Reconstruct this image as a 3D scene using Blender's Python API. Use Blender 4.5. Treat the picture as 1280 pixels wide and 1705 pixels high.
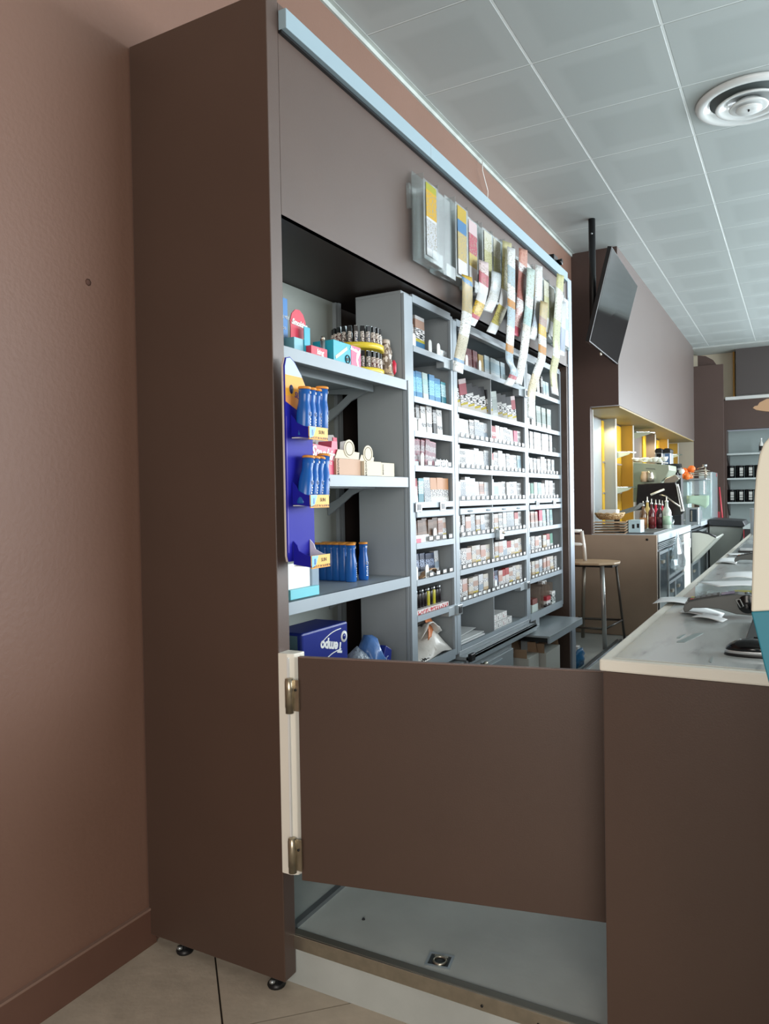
import bpy, math, random
from mathutils import Vector, Matrix
random.seed(7)
for _o in list(bpy.data.objects): bpy.data.objects.remove(_o)
C = bpy.context.scene.collection
S = bpy.context.scene
# ---------------------------------------------------------------- camera
CAMZ = 1.5418
FP = 1257.555
yaw, pit, rol = 0.50333646, -0.0177899, -0.01717518
F_ = Vector((-math.sin(yaw)*math.cos(pit), math.cos(yaw)*math.cos(pit), math.sin(pit)))
R0 = Vector((math.cos(yaw), math.sin(yaw), 0)); U0 = R0.cross(F_)
R_ = R0*math.cos(rol)+U0*math.sin(rol); U_ = -R0*math.sin(rol)+U0*math.cos(rol)
cd = bpy.data.cameras.new('camera'); cam = bpy.data.objects.new('camera', cd); C.objects.link(cam)
cd.sensor_fit = 'HORIZONTAL'; cd.sensor_width = 36; cd.lens = 36*FP/1280; cd.clip_start = .02
M = Matrix((R_, U_, -F_)).transposed().to_4x4(); M.translation = (0, 0, CAMZ); cam.matrix_world = M
S.camera = cam
def P(x, y, ax, v):
    """point where the sight line through photo pixel (x, y) meets the real plane ax = v"""
    d = F_+R_*((x-640)/FP)+U_*((852.5-y)/FP); o = Vector((0, 0, CAMZ)); i = 'XYZ'.index(ax)
    return o+d*((v-o[i])/d[i])
# ---------------------------------------------------------------- light
def area(name, loc, rot, sx, sy, power, col):
    l = bpy.data.lights.new(name, 'AREA'); l.shape = 'RECTANGLE'; l.size = sx; l.size_y = sy
    l.energy = power; l.color = col
    o = bpy.data.objects.new(name, l); C.objects.link(o); o.location = loc; o.rotation_euler = rot; return o
R90 = math.radians(90)
area('daylight_far_window', (3.3, 14.0, 2.5), (-R90, 0, 0), 4.6, 2.7, 700, (.86, .94, 1))       # faces -Y
area('daylight_side_window', (5.85, 7.2, 2.35), (0, R90, 0), 2.6, 9.5, 900, (.86, .94, 1))       # faces -X
area('daylight_shop_front', (1.6, -2.85, 2.0), (R90, 0, 0), 3.6, 2.2, 200, (1, .94, .87))         # faces +Y
w = bpy.data.worlds.new('world'); S.world = w; w.use_nodes = True
w.node_tree.nodes['Background'].inputs[0].default_value = (.75, .85, 1, 1)
w.node_tree.nodes['Background'].inputs[1].default_value = .3
S.view_settings.view_transform = 'Standard'; S.view_settings.look = 'None'
S.view_settings.gamma = 1; S.view_settings.use_curve_mapping = False
S.view_settings.exposure = 0.0
# ---------------------------------------------------------------- materials
def lin(h):
    if not isinstance(h, str): return tuple(h)+(1,)
    c = [int(h[i:i+2], 16)/255 for i in (0, 2, 4)]
    return tuple(x/12.92 if x <= .04045 else ((x+.055)/1.055)**2.4 for x in c)+(1,)
MATS = {}
def mat(name, col, rough=.5, metal=0, noise=0, nscale=8, bump=0, bscale=40, spec=.5, trans=0, emit=0, ior=1.45, coat=0, alpha=1):
    if name in MATS: return MATS[name]
    m = bpy.data.materials.new(name); m.use_nodes = True; nt = m.node_tree; b = nt.nodes['Principled BSDF']
    c = lin(col); b.inputs['Base Color'].default_value = c; b.inputs['Roughness'].default_value = rough
    b.inputs['Metallic'].default_value = metal; b.inputs['Specular IOR Level'].default_value = spec
    b.inputs['Transmission Weight'].default_value = trans; b.inputs['IOR'].default_value = ior
    b.inputs['Coat Weight'].default_value = coat; b.inputs['Alpha'].default_value = alpha
    if emit: b.inputs['Emission Color'].default_value = c; b.inputs['Emission Strength'].default_value = emit
    tc = nt.nodes.new('ShaderNodeTexCoord')
    if noise:
        n = nt.nodes.new('ShaderNodeTexNoise'); n.inputs['Scale'].default_value = nscale; n.inputs['Detail'].default_value = 5
        nt.links.new(tc.outputs['Object'], n.inputs['Vector'])
        r = nt.nodes.new('ShaderNodeValToRGB'); e = r.color_ramp.elements
        e[0].position = .3; e[1].position = .7
        e[0].color = tuple(v*(1-noise) for v in c[:3])+(1,); e[1].color = tuple(min(1, v*(1+noise)) for v in c[:3])+(1,)
        nt.links.new(n.outputs['Fac'], r.inputs[0]); nt.links.new(r.outputs[0], b.inputs['Base Color'])
    if bump:
        n = nt.nodes.new('ShaderNodeTexNoise'); n.inputs['Scale'].default_value = bscale; n.inputs['Detail'].default_value = 3
        nt.links.new(tc.outputs['Object'], n.inputs['Vector'])
        bp = nt.nodes.new('ShaderNodeBump'); bp.inputs['Strength'].default_value = bump; bp.inputs['Distance'].default_value = .01
        nt.links.new(n.outputs['Fac'], bp.inputs['Height']); nt.links.new(bp.outputs[0], b.inputs['Normal'])
    MATS[name] = m; return m
def bandmat(name, stops, text=(), tcol='1c1c1f', tscale=(1, 26, 34), rough=.45, axis=2, thr=.5, spec=.28):
    """printed pack: stops = [(height 0..1, colour)...], text = [(z0, z1)...] zones with small print"""
    if name in MATS: return MATS[name]
    m = mat(name, stops[0][1], rough, spec=spec); nt = m.node_tree; b = nt.nodes['Principled BSDF']
    tc = nt.nodes.new('ShaderNodeTexCoord'); sx = nt.nodes.new('ShaderNodeSeparateXYZ'); nt.links.new(tc.outputs['Generated'], sx.inputs[0])
    def ramp(st):
        r = nt.nodes.new('ShaderNodeValToRGB'); r.color_ramp.interpolation = 'CONSTANT'; cr = r.color_ramp
        while len(cr.elements) > 1: cr.elements.remove(cr.elements[-1])
        cr.elements[0].position = 0; cr.elements[0].color = lin(st[0][1])
        for p, c in st[1:]:
            e = cr.elements.new(p); e.color = lin(c)
        nt.links.new(sx.outputs[axis], r.inputs[0]); return r
    r = ramp(stops); out = r.outputs[0]
    if text:
        ms = [(0, '000000')]
        for a, c in text: ms += [(a, 'ffffff'), (c, '000000')]
        k = ramp(ms)
        mp = nt.nodes.new('ShaderNodeMapping'); mp.inputs['Scale'].default_value = tscale; nt.links.new(tc.outputs['Generated'], mp.inputs[0])
        n = nt.nodes.new('ShaderNodeTexNoise'); n.inputs['Scale'].default_value = 1; n.inputs['Detail'].default_value = 1; nt.links.new(mp.outputs[0], n.inputs['Vector'])
        g = nt.nodes.new('ShaderNodeMath'); g.operation = 'GREATER_THAN'; g.inputs[1].default_value = thr; nt.links.new(n.outputs['Fac'], g.inputs[0])
        mu = nt.nodes.new('ShaderNodeMath'); mu.operation = 'MULTIPLY'; nt.links.new(g.outputs[0], mu.inputs[0]); nt.links.new(k.outputs[0], mu.inputs[1])
        mx = nt.nodes.new('ShaderNodeMix'); mx.data_type = 'RGBA'; nt.links.new(mu.outputs[0], mx.inputs[0]); nt.links.new(out, mx.inputs[6]); mx.inputs[7].default_value = lin(tcol); out = mx.outputs[2]
    nt.links.new(out, b.inputs['Base Color']); return m
# base palette
BROWN = mat('brown_laminate', '4d3a30', .42, noise=.05, nscale=3, bump=.03, bscale=250, spec=.62, ior=1.5)
_b = BROWN.node_tree.nodes['Principled BSDF']; _b.inputs['Sheen Weight'].default_value = .42; _b.inputs['Sheen Roughness'].default_value = .35; _b.inputs['Sheen Tint'].default_value = (.9, .93, 1, 1)
BROWNW = mat('brown_wall_paint', '7f6153', .5, noise=.05, nscale=1.2, bump=.12, bscale=60)
DBROWN = mat('dark_brown_wall', '4c3c37', .5, noise=.06, nscale=2)
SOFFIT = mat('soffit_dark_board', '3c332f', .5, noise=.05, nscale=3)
GREY = mat('grey_painted_steel', '9aa3a8', .38, noise=.03, nscale=5)
LGREY = mat('light_grey_shelf_lip', '99a4ac', .4, noise=.02, nscale=5)
DGREY = mat('mid_grey_steel_back', '7d8386', .45, noise=.04, nscale=4)
PALE = mat('pale_back_panel', 'a3aaa4', .5, noise=.04, nscale=3)
ALU = mat('brushed_aluminium', '98a2ae', .4, .35, noise=.03, nscale=20)
BAND = mat('pale_blue_light_box', '95aab4', .6, spec=.3)
BLACK = mat('black_plastic', '17181a', .4)
GLOSSB = mat('gloss_black', '0c0d0f', .12)
CHROME = mat('worn_steel', 'b9b3a4', .3, .9, noise=.1, nscale=30)
STEEL = mat('stainless_steel', 'b9c2c6', .28, .8, noise=.06, nscale=12)
WHITE = mat('white_plastic', 'e6e8e6', .35)
CREAM = mat('cream_lacquer', 'ebe8dc', .4, noise=.02, nscale=6)
CEIL = mat('ceiling_tile_metal', 'b6bfbf', .38)
FLOORP = mat('grey_platform_floor', 'b0b6b3', .42, noise=.08, nscale=5, bump=.08, bscale=30)
STONE = mat('beige_floor_tile', 'c2b7a6', .5, noise=.1, nscale=9, bump=.2, bscale=22)
GROUT = mat('dark_grout', '4b443d', .8)
WOOD = mat('pale_wood_laminate', 'a28f7c', .5, noise=.08, nscale=2.5)
CARD = mat('brown_cardboard', 'a58a70', .75, noise=.07, nscale=8)
PAPER = mat('white_paper', 'e3e6e6', .6)
def clear(name, col, body=.05, gl=.75, rough=.08):
    """thin clear plastic: see-through face-on, glossy at the edges"""
    m = bpy.data.materials.new(name); m.use_nodes = True; nt = m.node_tree; nt.nodes.clear(); N = nt.nodes.new
    o = N('ShaderNodeOutputMaterial'); tr = N('ShaderNodeBsdfTransparent'); tr.inputs[0].default_value = lin(col)
    g = N('ShaderNodeBsdfGlossy'); g.inputs['Roughness'].default_value = rough
    d = N('ShaderNodeBsdfDiffuse'); d.inputs[0].default_value = lin('f2f6f8')
    lw = N('ShaderNodeLayerWeight'); lw.inputs[0].default_value = .35
    mu = N('ShaderNodeMath'); mu.operation = 'MULTIPLY_ADD'; mu.inputs[1].default_value = gl; mu.inputs[2].default_value = .04; nt.links.new(lw.outputs['Facing'], mu.inputs[0])
    a = N('ShaderNodeMixShader'); a.inputs[0].default_value = body; nt.links.new(tr.outputs[0], a.inputs[1]); nt.links.new(d.outputs[0], a.inputs[2])
    b = N('ShaderNodeMixShader'); nt.links.new(mu.outputs[0], b.inputs[0]); nt.links.new(a.outputs[0], b.inputs[1]); nt.links.new(g.outputs[0], b.inputs[2])
    nt.links.new(b.outputs[0], o.inputs[0]); MATS[name] = m; return m
ACRYL = clear('clear_acrylic', 'f2f6f6', .06, .4)
GLASS = clear('green_tinted_glass', 'c4ded2', .06, .5)
FILM = clear('thin_plastic_film', 'e6eef0', .22, .5, .15)
# ---------------------------------------------------------------- mesh helpers
class MB:
    def __init__(s): s.v = []; s.f = []; s.m = []; s.mats = []; s.sm = []
    def mi(s, m):
        if m not in s.mats: s.mats.append(m)
        return s.mats.index(m)
    def add(s, vs, fs, m, smooth=False, T=None):
        n = len(s.v); k = s.mi(m)
        for p in vs: s.v.append(tuple(T @ Vector(p)) if T else tuple(p))
        for f in fs: s.f.append(tuple(n+i for i in f)); s.m.append(k); s.sm.append(smooth)
        return s
    def box(s, x0, x1, y0, y1, z0, z1, m, T=None):
        x0, x1 = min(x0, x1), max(x0, x1); y0, y1 = min(y0, y1), max(y0, y1); z0, z1 = min(z0, z1), max(z0, z1)
        v = [(x, y, z) for x in (x0, x1) for y in (y0, y1) for z in (z0, z1)]
        return s.add(v, [(0, 1, 3, 2), (4, 6, 7, 5), (0, 4, 5, 1), (2, 3, 7, 6), (0, 2, 6, 4), (1, 5, 7, 3)], m, T=T)
    def prism(s, poly, ax, a, b, m, T=None):
        """poly in the other two axes (order y,z / x,z / x,y), extruded a..b along ax"""
        def mk(p, q): return {'X': (q, p[0], p[1]), 'Y': (p[0], q, p[1]), 'Z': (p[0], p[1], q)}[ax]
        n = len(poly); v = [mk(p, a) for p in poly]+[mk(p, b) for p in poly]
        fs = [tuple(range(n)), tuple(range(2*n-1, n-1, -1))]+[(i, i+n, (i+1) % n+n, (i+1) % n) for i in range(n)]
        return s.add(v, fs, m, T=T)
    def lathe(s, prof, m, c=(0, 0, 0), seg=16, sx=1, sy=1, T=None, smooth=True):
        v = []; f = []
        for r, z in prof:
            for i in range(seg):
                a = 2*math.pi*i/seg; v.append((c[0]+r*sx*math.cos(a), c[1]+r*sy*math.sin(a), c[2]+z))
        for k in range(len(prof)-1):
            for i in range(seg):
                j = (i+1) % seg; f.append((k*seg+i, k*seg+j, (k+1)*seg+j, (k+1)*seg+i))
        f.append(tuple(range(seg-1, -1, -1))); f.append(tuple((len(prof)-1)*seg+i for i in range(seg)))
        return s.add(v, f, m, smooth, T)
    def tube(s, pts, r, m, seg=10, T=None, closed=False):
        pts = [Vector(p) for p in pts]; v = []; f = []; n = len(pts); up = None
        for i, p in enumerate(pts):
            t = (pts[min(i+1, n-1)]-pts[max(i-1, 0)]).normalized()
            if up is None:
                up = Vector((0, 0, 1)) if abs(t.z) < .9 else Vector((1, 0, 0))
            a = t.cross(up).normalized(); b = a.cross(t).normalized(); up = b
            rr = r[i] if isinstance(r, (list, tuple)) else r
            for k in range(seg):
                th = 2*math.pi*k/seg; v.append(tuple(p+a*(rr*math.cos(th))+b*(rr*math.sin(th))))
        for i in range(n-1):
            for k in range(seg):
                j = (k+1) % seg; f.append((i*seg+k, i*seg+j, (i+1)*seg+j, (i+1)*seg+k))
        f.append(tuple(range(seg-1, -1, -1))); f.append(tuple((n-1)*seg+k for k in range(seg)))
        return s.add(v, f, m, True, T)
    def sheet(s, grid, th, m, T=None, smooth=True):
        """grid[i][j] of points, thickened along the local normal"""
        a = len(grid); b = len(grid[0]); G = [[Vector(p) for p in r] for r in grid]; v = []; 
        N = []
        for i in range(a):
            for j in range(b):
                du = G[min(i+1, a-1)][j]-G[max(i-1, 0)][j]; dv = G[i][min(j+1, b-1)]-G[i][max(j-1, 0)]
                n = du.cross(dv); N.append(n.normalized() if n.length > 1e-12 else Vector((0, 0, 1)))
        for sg in (1, -1):
            for i in range(a):
                for j in range(b): v.append(tuple(G[i][j]+N[i*b+j]*(th/2*sg)))
        f = []; o = a*b
        for i in range(a-1):
            for j in range(b-1):
                q = (i*b+j, i*b+j+1, (i+1)*b+j+1, (i+1)*b+j); f.append(q[::-1]); f.append(tuple(o+x for x in q))
        bd = [i*b for i in range(a)]+[(a-1)*b+j for j in range(1, b)]+[i*b+b-1 for i in range(a-2, -1, -1)]+[j for j in range(b-2, 0, -1)]
        for i in range(len(bd)):
            p, q = bd[i], bd[(i+1) % len(bd)]; f.append((p, q, o+q, o+p))
        return s.add(v, f, m, smooth, T)
    def mesh(s, name, off=(0, 0, 0)):
        me = bpy.data.meshes.new(name); me.from_pydata([(p[0]-off[0], p[1]-off[1], p[2]-off[2]) for p in s.v], [], s.f)
        for m in s.mats: me.materials.append(m)
        me.polygons.foreach_set('material_index', s.m); me.polygons.foreach_set('use_smooth', s.sm); me.update()
        import bmesh as _b
        bm = _b.new(); bm.from_mesh(me); _b.ops.recalc_face_normals(bm, faces=bm.faces); bm.to_mesh(me); bm.free()
        return me
def tag(o, label=None, cat=None, group=None, kind=None):
    if label: o['label'] = label
    if cat: o['category'] = cat
    if group: o['group'] = group
    if kind: o['kind'] = kind
    return o
def bev(o, w, seg=2):
    b = o.modifiers.new('bevel', 'BEVEL'); b.width = w; b.segments = seg; b.limit_method = 'ANGLE'; b.angle_limit = math.radians(40); return o
def worldloc(o):
    l = Vector(o.location)
    while o.parent: o = o.parent; l += Vector(o.location)
    return l
def part(name, mb, parent, bevel=0, label=None, local=False, kind=None):
    """mb in world coordinates unless local"""
    off = (0, 0, 0) if local or parent is None else worldloc(parent)
    o = bpy.data.objects.new(name, mb.mesh(name, off)); C.objects.link(o); o.parent = parent
    if bevel: bev(o, bevel)
    if label: o['label'] = label
    if kind: o['kind'] = kind
    return o
def thing(name, label, cat, loc=(0, 0, 0), group=None, rz=0):
    o = bpy.data.objects.new(name, None); C.objects.link(o); o.location = loc; o.rotation_euler = (0, 0, rz); o.empty_display_size = .05
    return tag(o, label, cat, group)
def single(name, mb, label, cat, group=None, bevel=0, kind=None):
    """a thing that is one mesh; origin at the middle of its base"""
    xs = [p[0] for p in mb.v]; ys = [p[1] for p in mb.v]; zs = [p[2] for p in mb.v]
    c = ((min(xs)+max(xs))/2, (min(ys)+max(ys))/2, min(zs))
    o = bpy.data.objects.new(name, mb.mesh(name, c)); C.objects.link(o); o.location = c
    if bevel: bev(o, bevel)
    return tag(o, label, cat, group, kind)
def struct(name, mb, parent=None, bevel=0):
    o = bpy.data.objects.new(name, mb.mesh(name)); C.objects.link(o); o.parent = parent
    if parent is None: o['kind'] = 'structure'
    if bevel: bev(o, bevel)
    return o
def inst(src, loc, parent=None, label=None, group=None, rot=None, scale=None, name=None):
    o = src.copy(); C.objects.link(o); o.location = loc; o.parent = parent
    if rot is not None: o.rotation_euler = rot
    if scale is not None: o.scale = scale
    if label: o['label'] = label
    if group: o['group'] = group
    return o
def dup(root, loc, rz=None, label=None, group=None, rot=None):
    r = root.copy(); C.objects.link(r); r.location = loc
    if rz is not None: r.rotation_euler = (0, 0, rz)
    if rot is not None: r.rotation_euler = rot
    if label: r['label'] = label
    if group: r['group'] = group
    for ch in root.children:
        c = ch.copy(); C.objects.link(c); c.parent = r
        for g in ch.children:
            d = g.copy(); C.objects.link(d); d.parent = c
    return r
def text(name, body, size, m, loc, right, up, parent, ext=.0004, shear=0, world=True, bold=0, align='CENTER'):
    cu = bpy.data.curves.new(name, 'FONT'); cu.body = body; cu.size = size; cu.extrude = ext; cu.shear = shear; cu.align_x = align; cu.align_y = 'CENTER'; cu.offset = bold; cu.resolution_u = 3
    t = bpy.data.objects.new('tmp_text', cu); C.objects.link(t)
    dg = bpy.context.evaluated_depsgraph_get(); me = bpy.data.meshes.new_from_object(t.evaluated_get(dg))
    bpy.data.objects.remove(t); bpy.data.curves.remove(cu)
    r = Vector(right).normalized(); n = r.cross(Vector(up)).normalized(); u = n.cross(r)
    T = Matrix((r, u, n)).transposed().to_4x4(); T.translation = Vector(loc)-(worldloc(parent) if (world and parent) else Vector())
    me.transform(T); me.materials.clear(); me.materials.append(m)
    o = bpy.data.objects.new(name, me); C.objects.link(o); o.parent = parent; return o
# ================================================================ SETTING
XW = -2.0; XF = -1.414; XD = -1.46; ZP = .165; ZC = 3.962; T = .6936; XA = -1.3033; Y0 = 4.1642
struct('wall_left', MB().box(XW-.15, XW, -3, 7.62, -.05, ZC+.1, BROWNW))
struct('wall_end', MB().box(XW-.6, -1.55, 7.6, 7.609, 2.42, ZC+.05, DBROWN).box(XW-.6, -1.83, 7.6, 7.68, ZP, 2.42, DBROWN))
struct('wall_back', MB().box(-2.6, 6.2, -3.1, -3, -.05, ZC+.1, BROWNW))
struct('wall_right', MB().box(6, 6.1, -3, 14.6, -.05, ZC+.1, mat('cream_wall', 'c9c0ae', .6)))
# far wall: cream strip, dark block above, brown face with the shelf recess
FY = 14.25
CRW = mat('cream_wall_far', 'cfc4ae', .6)
fw = MB().box(-2.6, -1.2, FY, FY+.1, -.05, ZC+.05, CRW).box(-1.2, .1, FY+.0, FY+.1, 3.15, ZC+.05, CRW)
a = P(1206, 745, 'Y', FY)
fw.box(-1.2, 6, FY-.05, FY+.1, 2.62, 3.14, DBROWN).box(-1.2, -1.105, FY-.05, FY+.38, ZP, 2.62, DBROWN).box(.45, 6, FY-.05, FY+.1, -.05, 2.62, DBROWN).box(.1, 6, FY, FY+.1, 3.1, ZC+.05, CRW)
fw.box(-1.2, .45, FY+.38, FY+.42, ZP, 2.62, mat('grey_recess_back', '93a0a0', .5))
struct('wall_far', fw)
struct('trim_1', MB().box(-1.11, 6, FY-.12, FY+.02, 3.12, 3.17, mat('white_ledge', 'd8dad8', .5)))
struct('trim_2', MB().box(P(1220, 630, 'Y', FY-.1).x, P(1223, 630, 'Y', FY-.1).x, FY-.1, FY, 3.17, ZC, mat('ochre_wood_strip', 'c9923f', .5)))
struct('trim_3', MB().box(P(1225, 630, 'Y', FY-.35).x, 2.5, FY-.35, FY-.01, 3.17, ZC, mat('charcoal_panel', '453f3e', .5)))
# bulkhead above the bar and the tall panel closing it
struct('wall_bulkhead', MB().box(-2.0, -1.55, 7.61, 13.62, 2.42, ZC+.05, BROWN))
struct('trim_4', MB().box(-1.56, -1.1, 13.62, 13.70, ZP, 3.66, DBROWN))
struct('trim_5', MB().prism([(-1.5, 3.66), (-1.2, 3.66), (-1.26, 3.76), (-1.38, 3.84), (-1.5, 3.86)], 'Y', 13.75, 13.8, DBROWN))
# floor with real tiles laid on the diagonal
flo = struct('floor', MB().box(-2.1, 6.1, -3, 2.2, -.06, -.012, GROUT))
tm = MB(); g = .003; s_ = .6; tm.prism([(g, g), (s_-g, g), (s_-g, s_-g), (g, s_-g)], 'Z', -.012, 0, STONE)
tme = tm.mesh('tile'); r2 = math.sqrt(.5); u0, v0 = .129, 2.23
n = 0
for i in range(-4, 5):
    for j in range(-4, 2):
        u = u0+i*s_; v = v0+j*s_
        cx, cy = (u+s_/2)*r2-(v+s_/2)*r2, (u+s_/2)*r2+(v+s_/2)*r2
        if cx < -2.35 or cx > 1.2 or cy > 2.3 or cy < -1: continue
        o = bpy.data.objects.new('tile', tme); C.objects.link(o); o.parent = flo
        o.rotation_euler = (0, 0, math.pi/4); o.location = (u*r2-v*r2, u*r2+v*r2, random.uniform(-.0008, .0008))
        n += 1
# raised platform behind the counter
YS = 1.926; XC0 = -.434
struct('floor_platform', MB().box(-1.46, 6, YS+.012, 14.6, 0, ZP-.004, FLOORP).box(XW, -1.46, 2.0, 14.6, 0, ZP-.004, FLOORP))
ns = thing('step_nosing', 'worn metal edge strip along the front of the raised grey platform', 'trim', (-1.0, YS, ZP-.04))
mb = MB().box(-1.43, XC0, YS, YS+.006, ZP-.045, ZP, CHROME).box(-1.43, XC0, YS+.006, YS+.035, ZP-.006, ZP+.001, mat('dull_nosing_top', '77766e', .45, .6))
part('edge_strip', mb, ns, .002)
for x in (-.78, -.62, -.5):
    part('screw', MB().lathe([(.004, -.001), (.004, .001)], BLACK, T=Matrix.Translation((x, YS-.001, ZP-.03)) @ Matrix.Rotation(R90, 4, 'X'), seg=8), ns)
struct('trim_6', MB().box(-1.452, -1.43, YS+.04, 5.25, ZP-.004, ZP+.01, mat('floor_rail_steel', '8d9498', .35, .7)))
struct('trim_7', MB().box(-1.50, -1.485, 5.75, 7.3, ZP-.004, ZP+.014, MATS['floor_rail_steel']).box(-1.53, -1.52, 5.75, 7.3, ZP-.004, ZP+.01, MATS['floor_rail_steel']))
struct('baseboard_left', MB().box(XW, XW+.012, -3, 1.9, 0, .125, mat('brown_baseboard', '6d4f43', .45, noise=.06, nscale=5)).box(XW, XW+.014, -3, 1.9, .125, .133, mat('worn_caulk', '8f7467', .7)))
# ceiling: metal tiles in a grid
def ceil_mat():
    m = CEIL; nt = m.node_tree; b = nt.nodes['Principled BSDF']
    tc = nt.nodes.new('ShaderNodeTexCoord'); sx = nt.nodes.new('ShaderNodeSeparateXYZ'); nt.links.new(tc.outputs['Object'], sx.inputs[0])
    mm = []
    for k in (0, 1):
        ab = nt.nodes.new('ShaderNodeMath'); ab.operation = 'ABSOLUTE'; nt.links.new(sx.outputs[k], ab.inputs[0]); mm.append(ab)
    mxn = nt.nodes.new('ShaderNodeMath'); mxn.operation = 'MAXIMUM'; nt.links.new(mm[0].outputs[0], mxn.inputs[0]); nt.links.new(mm[1].outputs[0], mxn.inputs[1])
    mr = nt.nodes.new('ShaderNodeMapRange'); mr.inputs[1].default_value = .20; mr.inputs[2].default_value = .25; nt.links.new(mxn.outputs[0], mr.inputs[0])
    mx = nt.nodes.new('ShaderNodeMix'); mx.data_type = 'RGBA'; nt.links.new(mr.outputs[0], mx.inputs[0])
    mx.inputs[6].default_value = lin('aab2b2'); mx.inputs[7].default_value = lin('b1b9b9'); nt.links.new(mx.outputs[2], b.inputs['Base Color'])
ceil_mat()
cl = struct('ceiling', MB().box(-2.1, 6.1, -3, 14.6, ZC+.03, ZC+.08, mat('ceiling_void', '3a3d3d', .8)))
h = T/2-.0035
ctm = MB().add([(-h, -h, .004), (h, -h, .004), (h, h, .004), (-h, h, .004), (-h+.005, -h+.005, 0), (h-.005, -h+.005, 0), (h-.005, h-.005, 0), (-h+.005, h-.005, 0), (-h, -h, .02), (h, -h, .02), (h, h, .02), (-h, h, .02)],
     [(4, 5, 6, 7), (0, 1, 5, 4), (1, 2, 6, 5), (2, 3, 7, 6), (3, 0, 4, 7), (8, 9, 1, 0), (9, 10, 2, 1), (10, 11, 3, 2), (11, 8, 0, 3)], CEIL).mesh('ceiling_tile')
for i in range(-1, 9):
    for j in range(-7, 15):
        if i > 3 and j < -2: continue
        o = bpy.data.objects.new('ceiling_tile', ctm); C.objects.link(o); o.parent = cl
        o.location = (XA+(i+.5)*T, Y0+(j+.5)*T, ZC)
SEAM_HL = mat('seam_highlight_white', 'dfe6e6', .3)  # painted edge highlights: white bars laid along the tile seams
for i in range(0, 9):
    part('seam_highlight', MB().box(XA+i*T-.006, XA+i*T+.006, -.7, 14.6, ZC+.001, ZC+.008, SEAM_HL), cl)
for j in range(-6, 15):
    part('seam_highlight', MB().box(XW, 5.9, Y0+j*T-.004, Y0+j*T+.004, ZC+.0015, ZC+.008, SEAM_HL), cl)
mb = MB().box(XW, XW+.012, -.7, 7.6, ZC-.03, ZC, mat('cut_wall_angle', 'b9c0bc', .5, noise=.15, nscale=6)).box(XW, XW+.035, -.7, 7.6, ZC-.004, ZC-.001, MATS['cut_wall_angle'])
struct('trim_8', mb)
struct('trim_9', MB().box(-1.55, 6, FY-.75, FY-.05, ZC-.03, ZC-.002, mat('far_ceiling_edge', 'a9aeac', .4)))
# ================================================================ TALL BROWN UNIT (column, header, far jamb)
un = thing('shelving_housing', 'tall brown laminate housing with wide side panel framing the grey shelves', 'cabinet', (-1.7, 3.5, 0.04))
part('side_panel', MB().box(XW+.004, XF, 1.875, 1.934, .04, 3.097, BROWN), un, .0025)
part('header_panel', MB().box(XF-.02, XF-.0005, 1.935, 5.20, 2.436, 3.09, BROWN), un)
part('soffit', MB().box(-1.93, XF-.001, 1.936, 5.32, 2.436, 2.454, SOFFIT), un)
part('back_panel', MB().box(-1.87, -1.85, 1.936, 2.925, .2, 2.434, PALE), un)
part('back_panel', MB().box(-1.895, -1.88, 2.94, 5.25, .2, 2.434, mat('void_shade_dark', '3a322f', .6)), un, label='dark sheet painted for the shade behind the display cabinets')  # dark sheet added for the shade in the empty gap behind the cabinets
part('rear_post', MB().box(-1.86, -1.83, 2.925, 2.945, .2, 2.434, GREY), un)
part('end_panel', MB().box(-1.9, XF-.006, 5.235, 5.262, ZP, 2.436, BROWN).box(XF-.02, XF-.006, 5.2, 5.262, 2.436, 3.06, BROWN), un, label='brown far jamb beside the aluminium edge')
part('edge_profile', MB().box(XF-.02, XF+.004, 5.262, 5.36, ZP, 3.06, ALU), un, .003, label='tall pale aluminium edge strip at the far end')
bd = part('light_band', MB().box(XF, XF+.03, 1.936, 5.17, 3.005, 3.066, BAND), un, .002, label='long pale blue strip along the top of the header')
part('band_joint', MB().box(XF+.0302, XF+.031, 2.983, 2.986, 3.006, 3.065, mat('joint_grey', 'aebfc8', .5)), bd)
part('band_underside_shade', MB().box(XF, XF+.012, 1.936, 5.17, 2.996, 3.005, BLACK), un)  # black strip added for the shade under the band, no real gap
for x in (-1.86, -1.47):
    lf = part('adjustable_foot', MB().lathe([(.028, 0), (.03, .006), (.022, .016), (.009, .02), (.009, .045)], BLACK, (x, 1.905, 0), 16), un)
    part('bolt', MB().lathe([(.010, 0), (.010, .008)], STEEL, (x+.004, 1.878, .024), 6), lf)
for y in (3.3, 5.2):
    part('adjustable_foot', MB().lathe([(.02, .165), (.02, .2)], BLACK, (-1.8, y, 0), 8), un)
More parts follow.
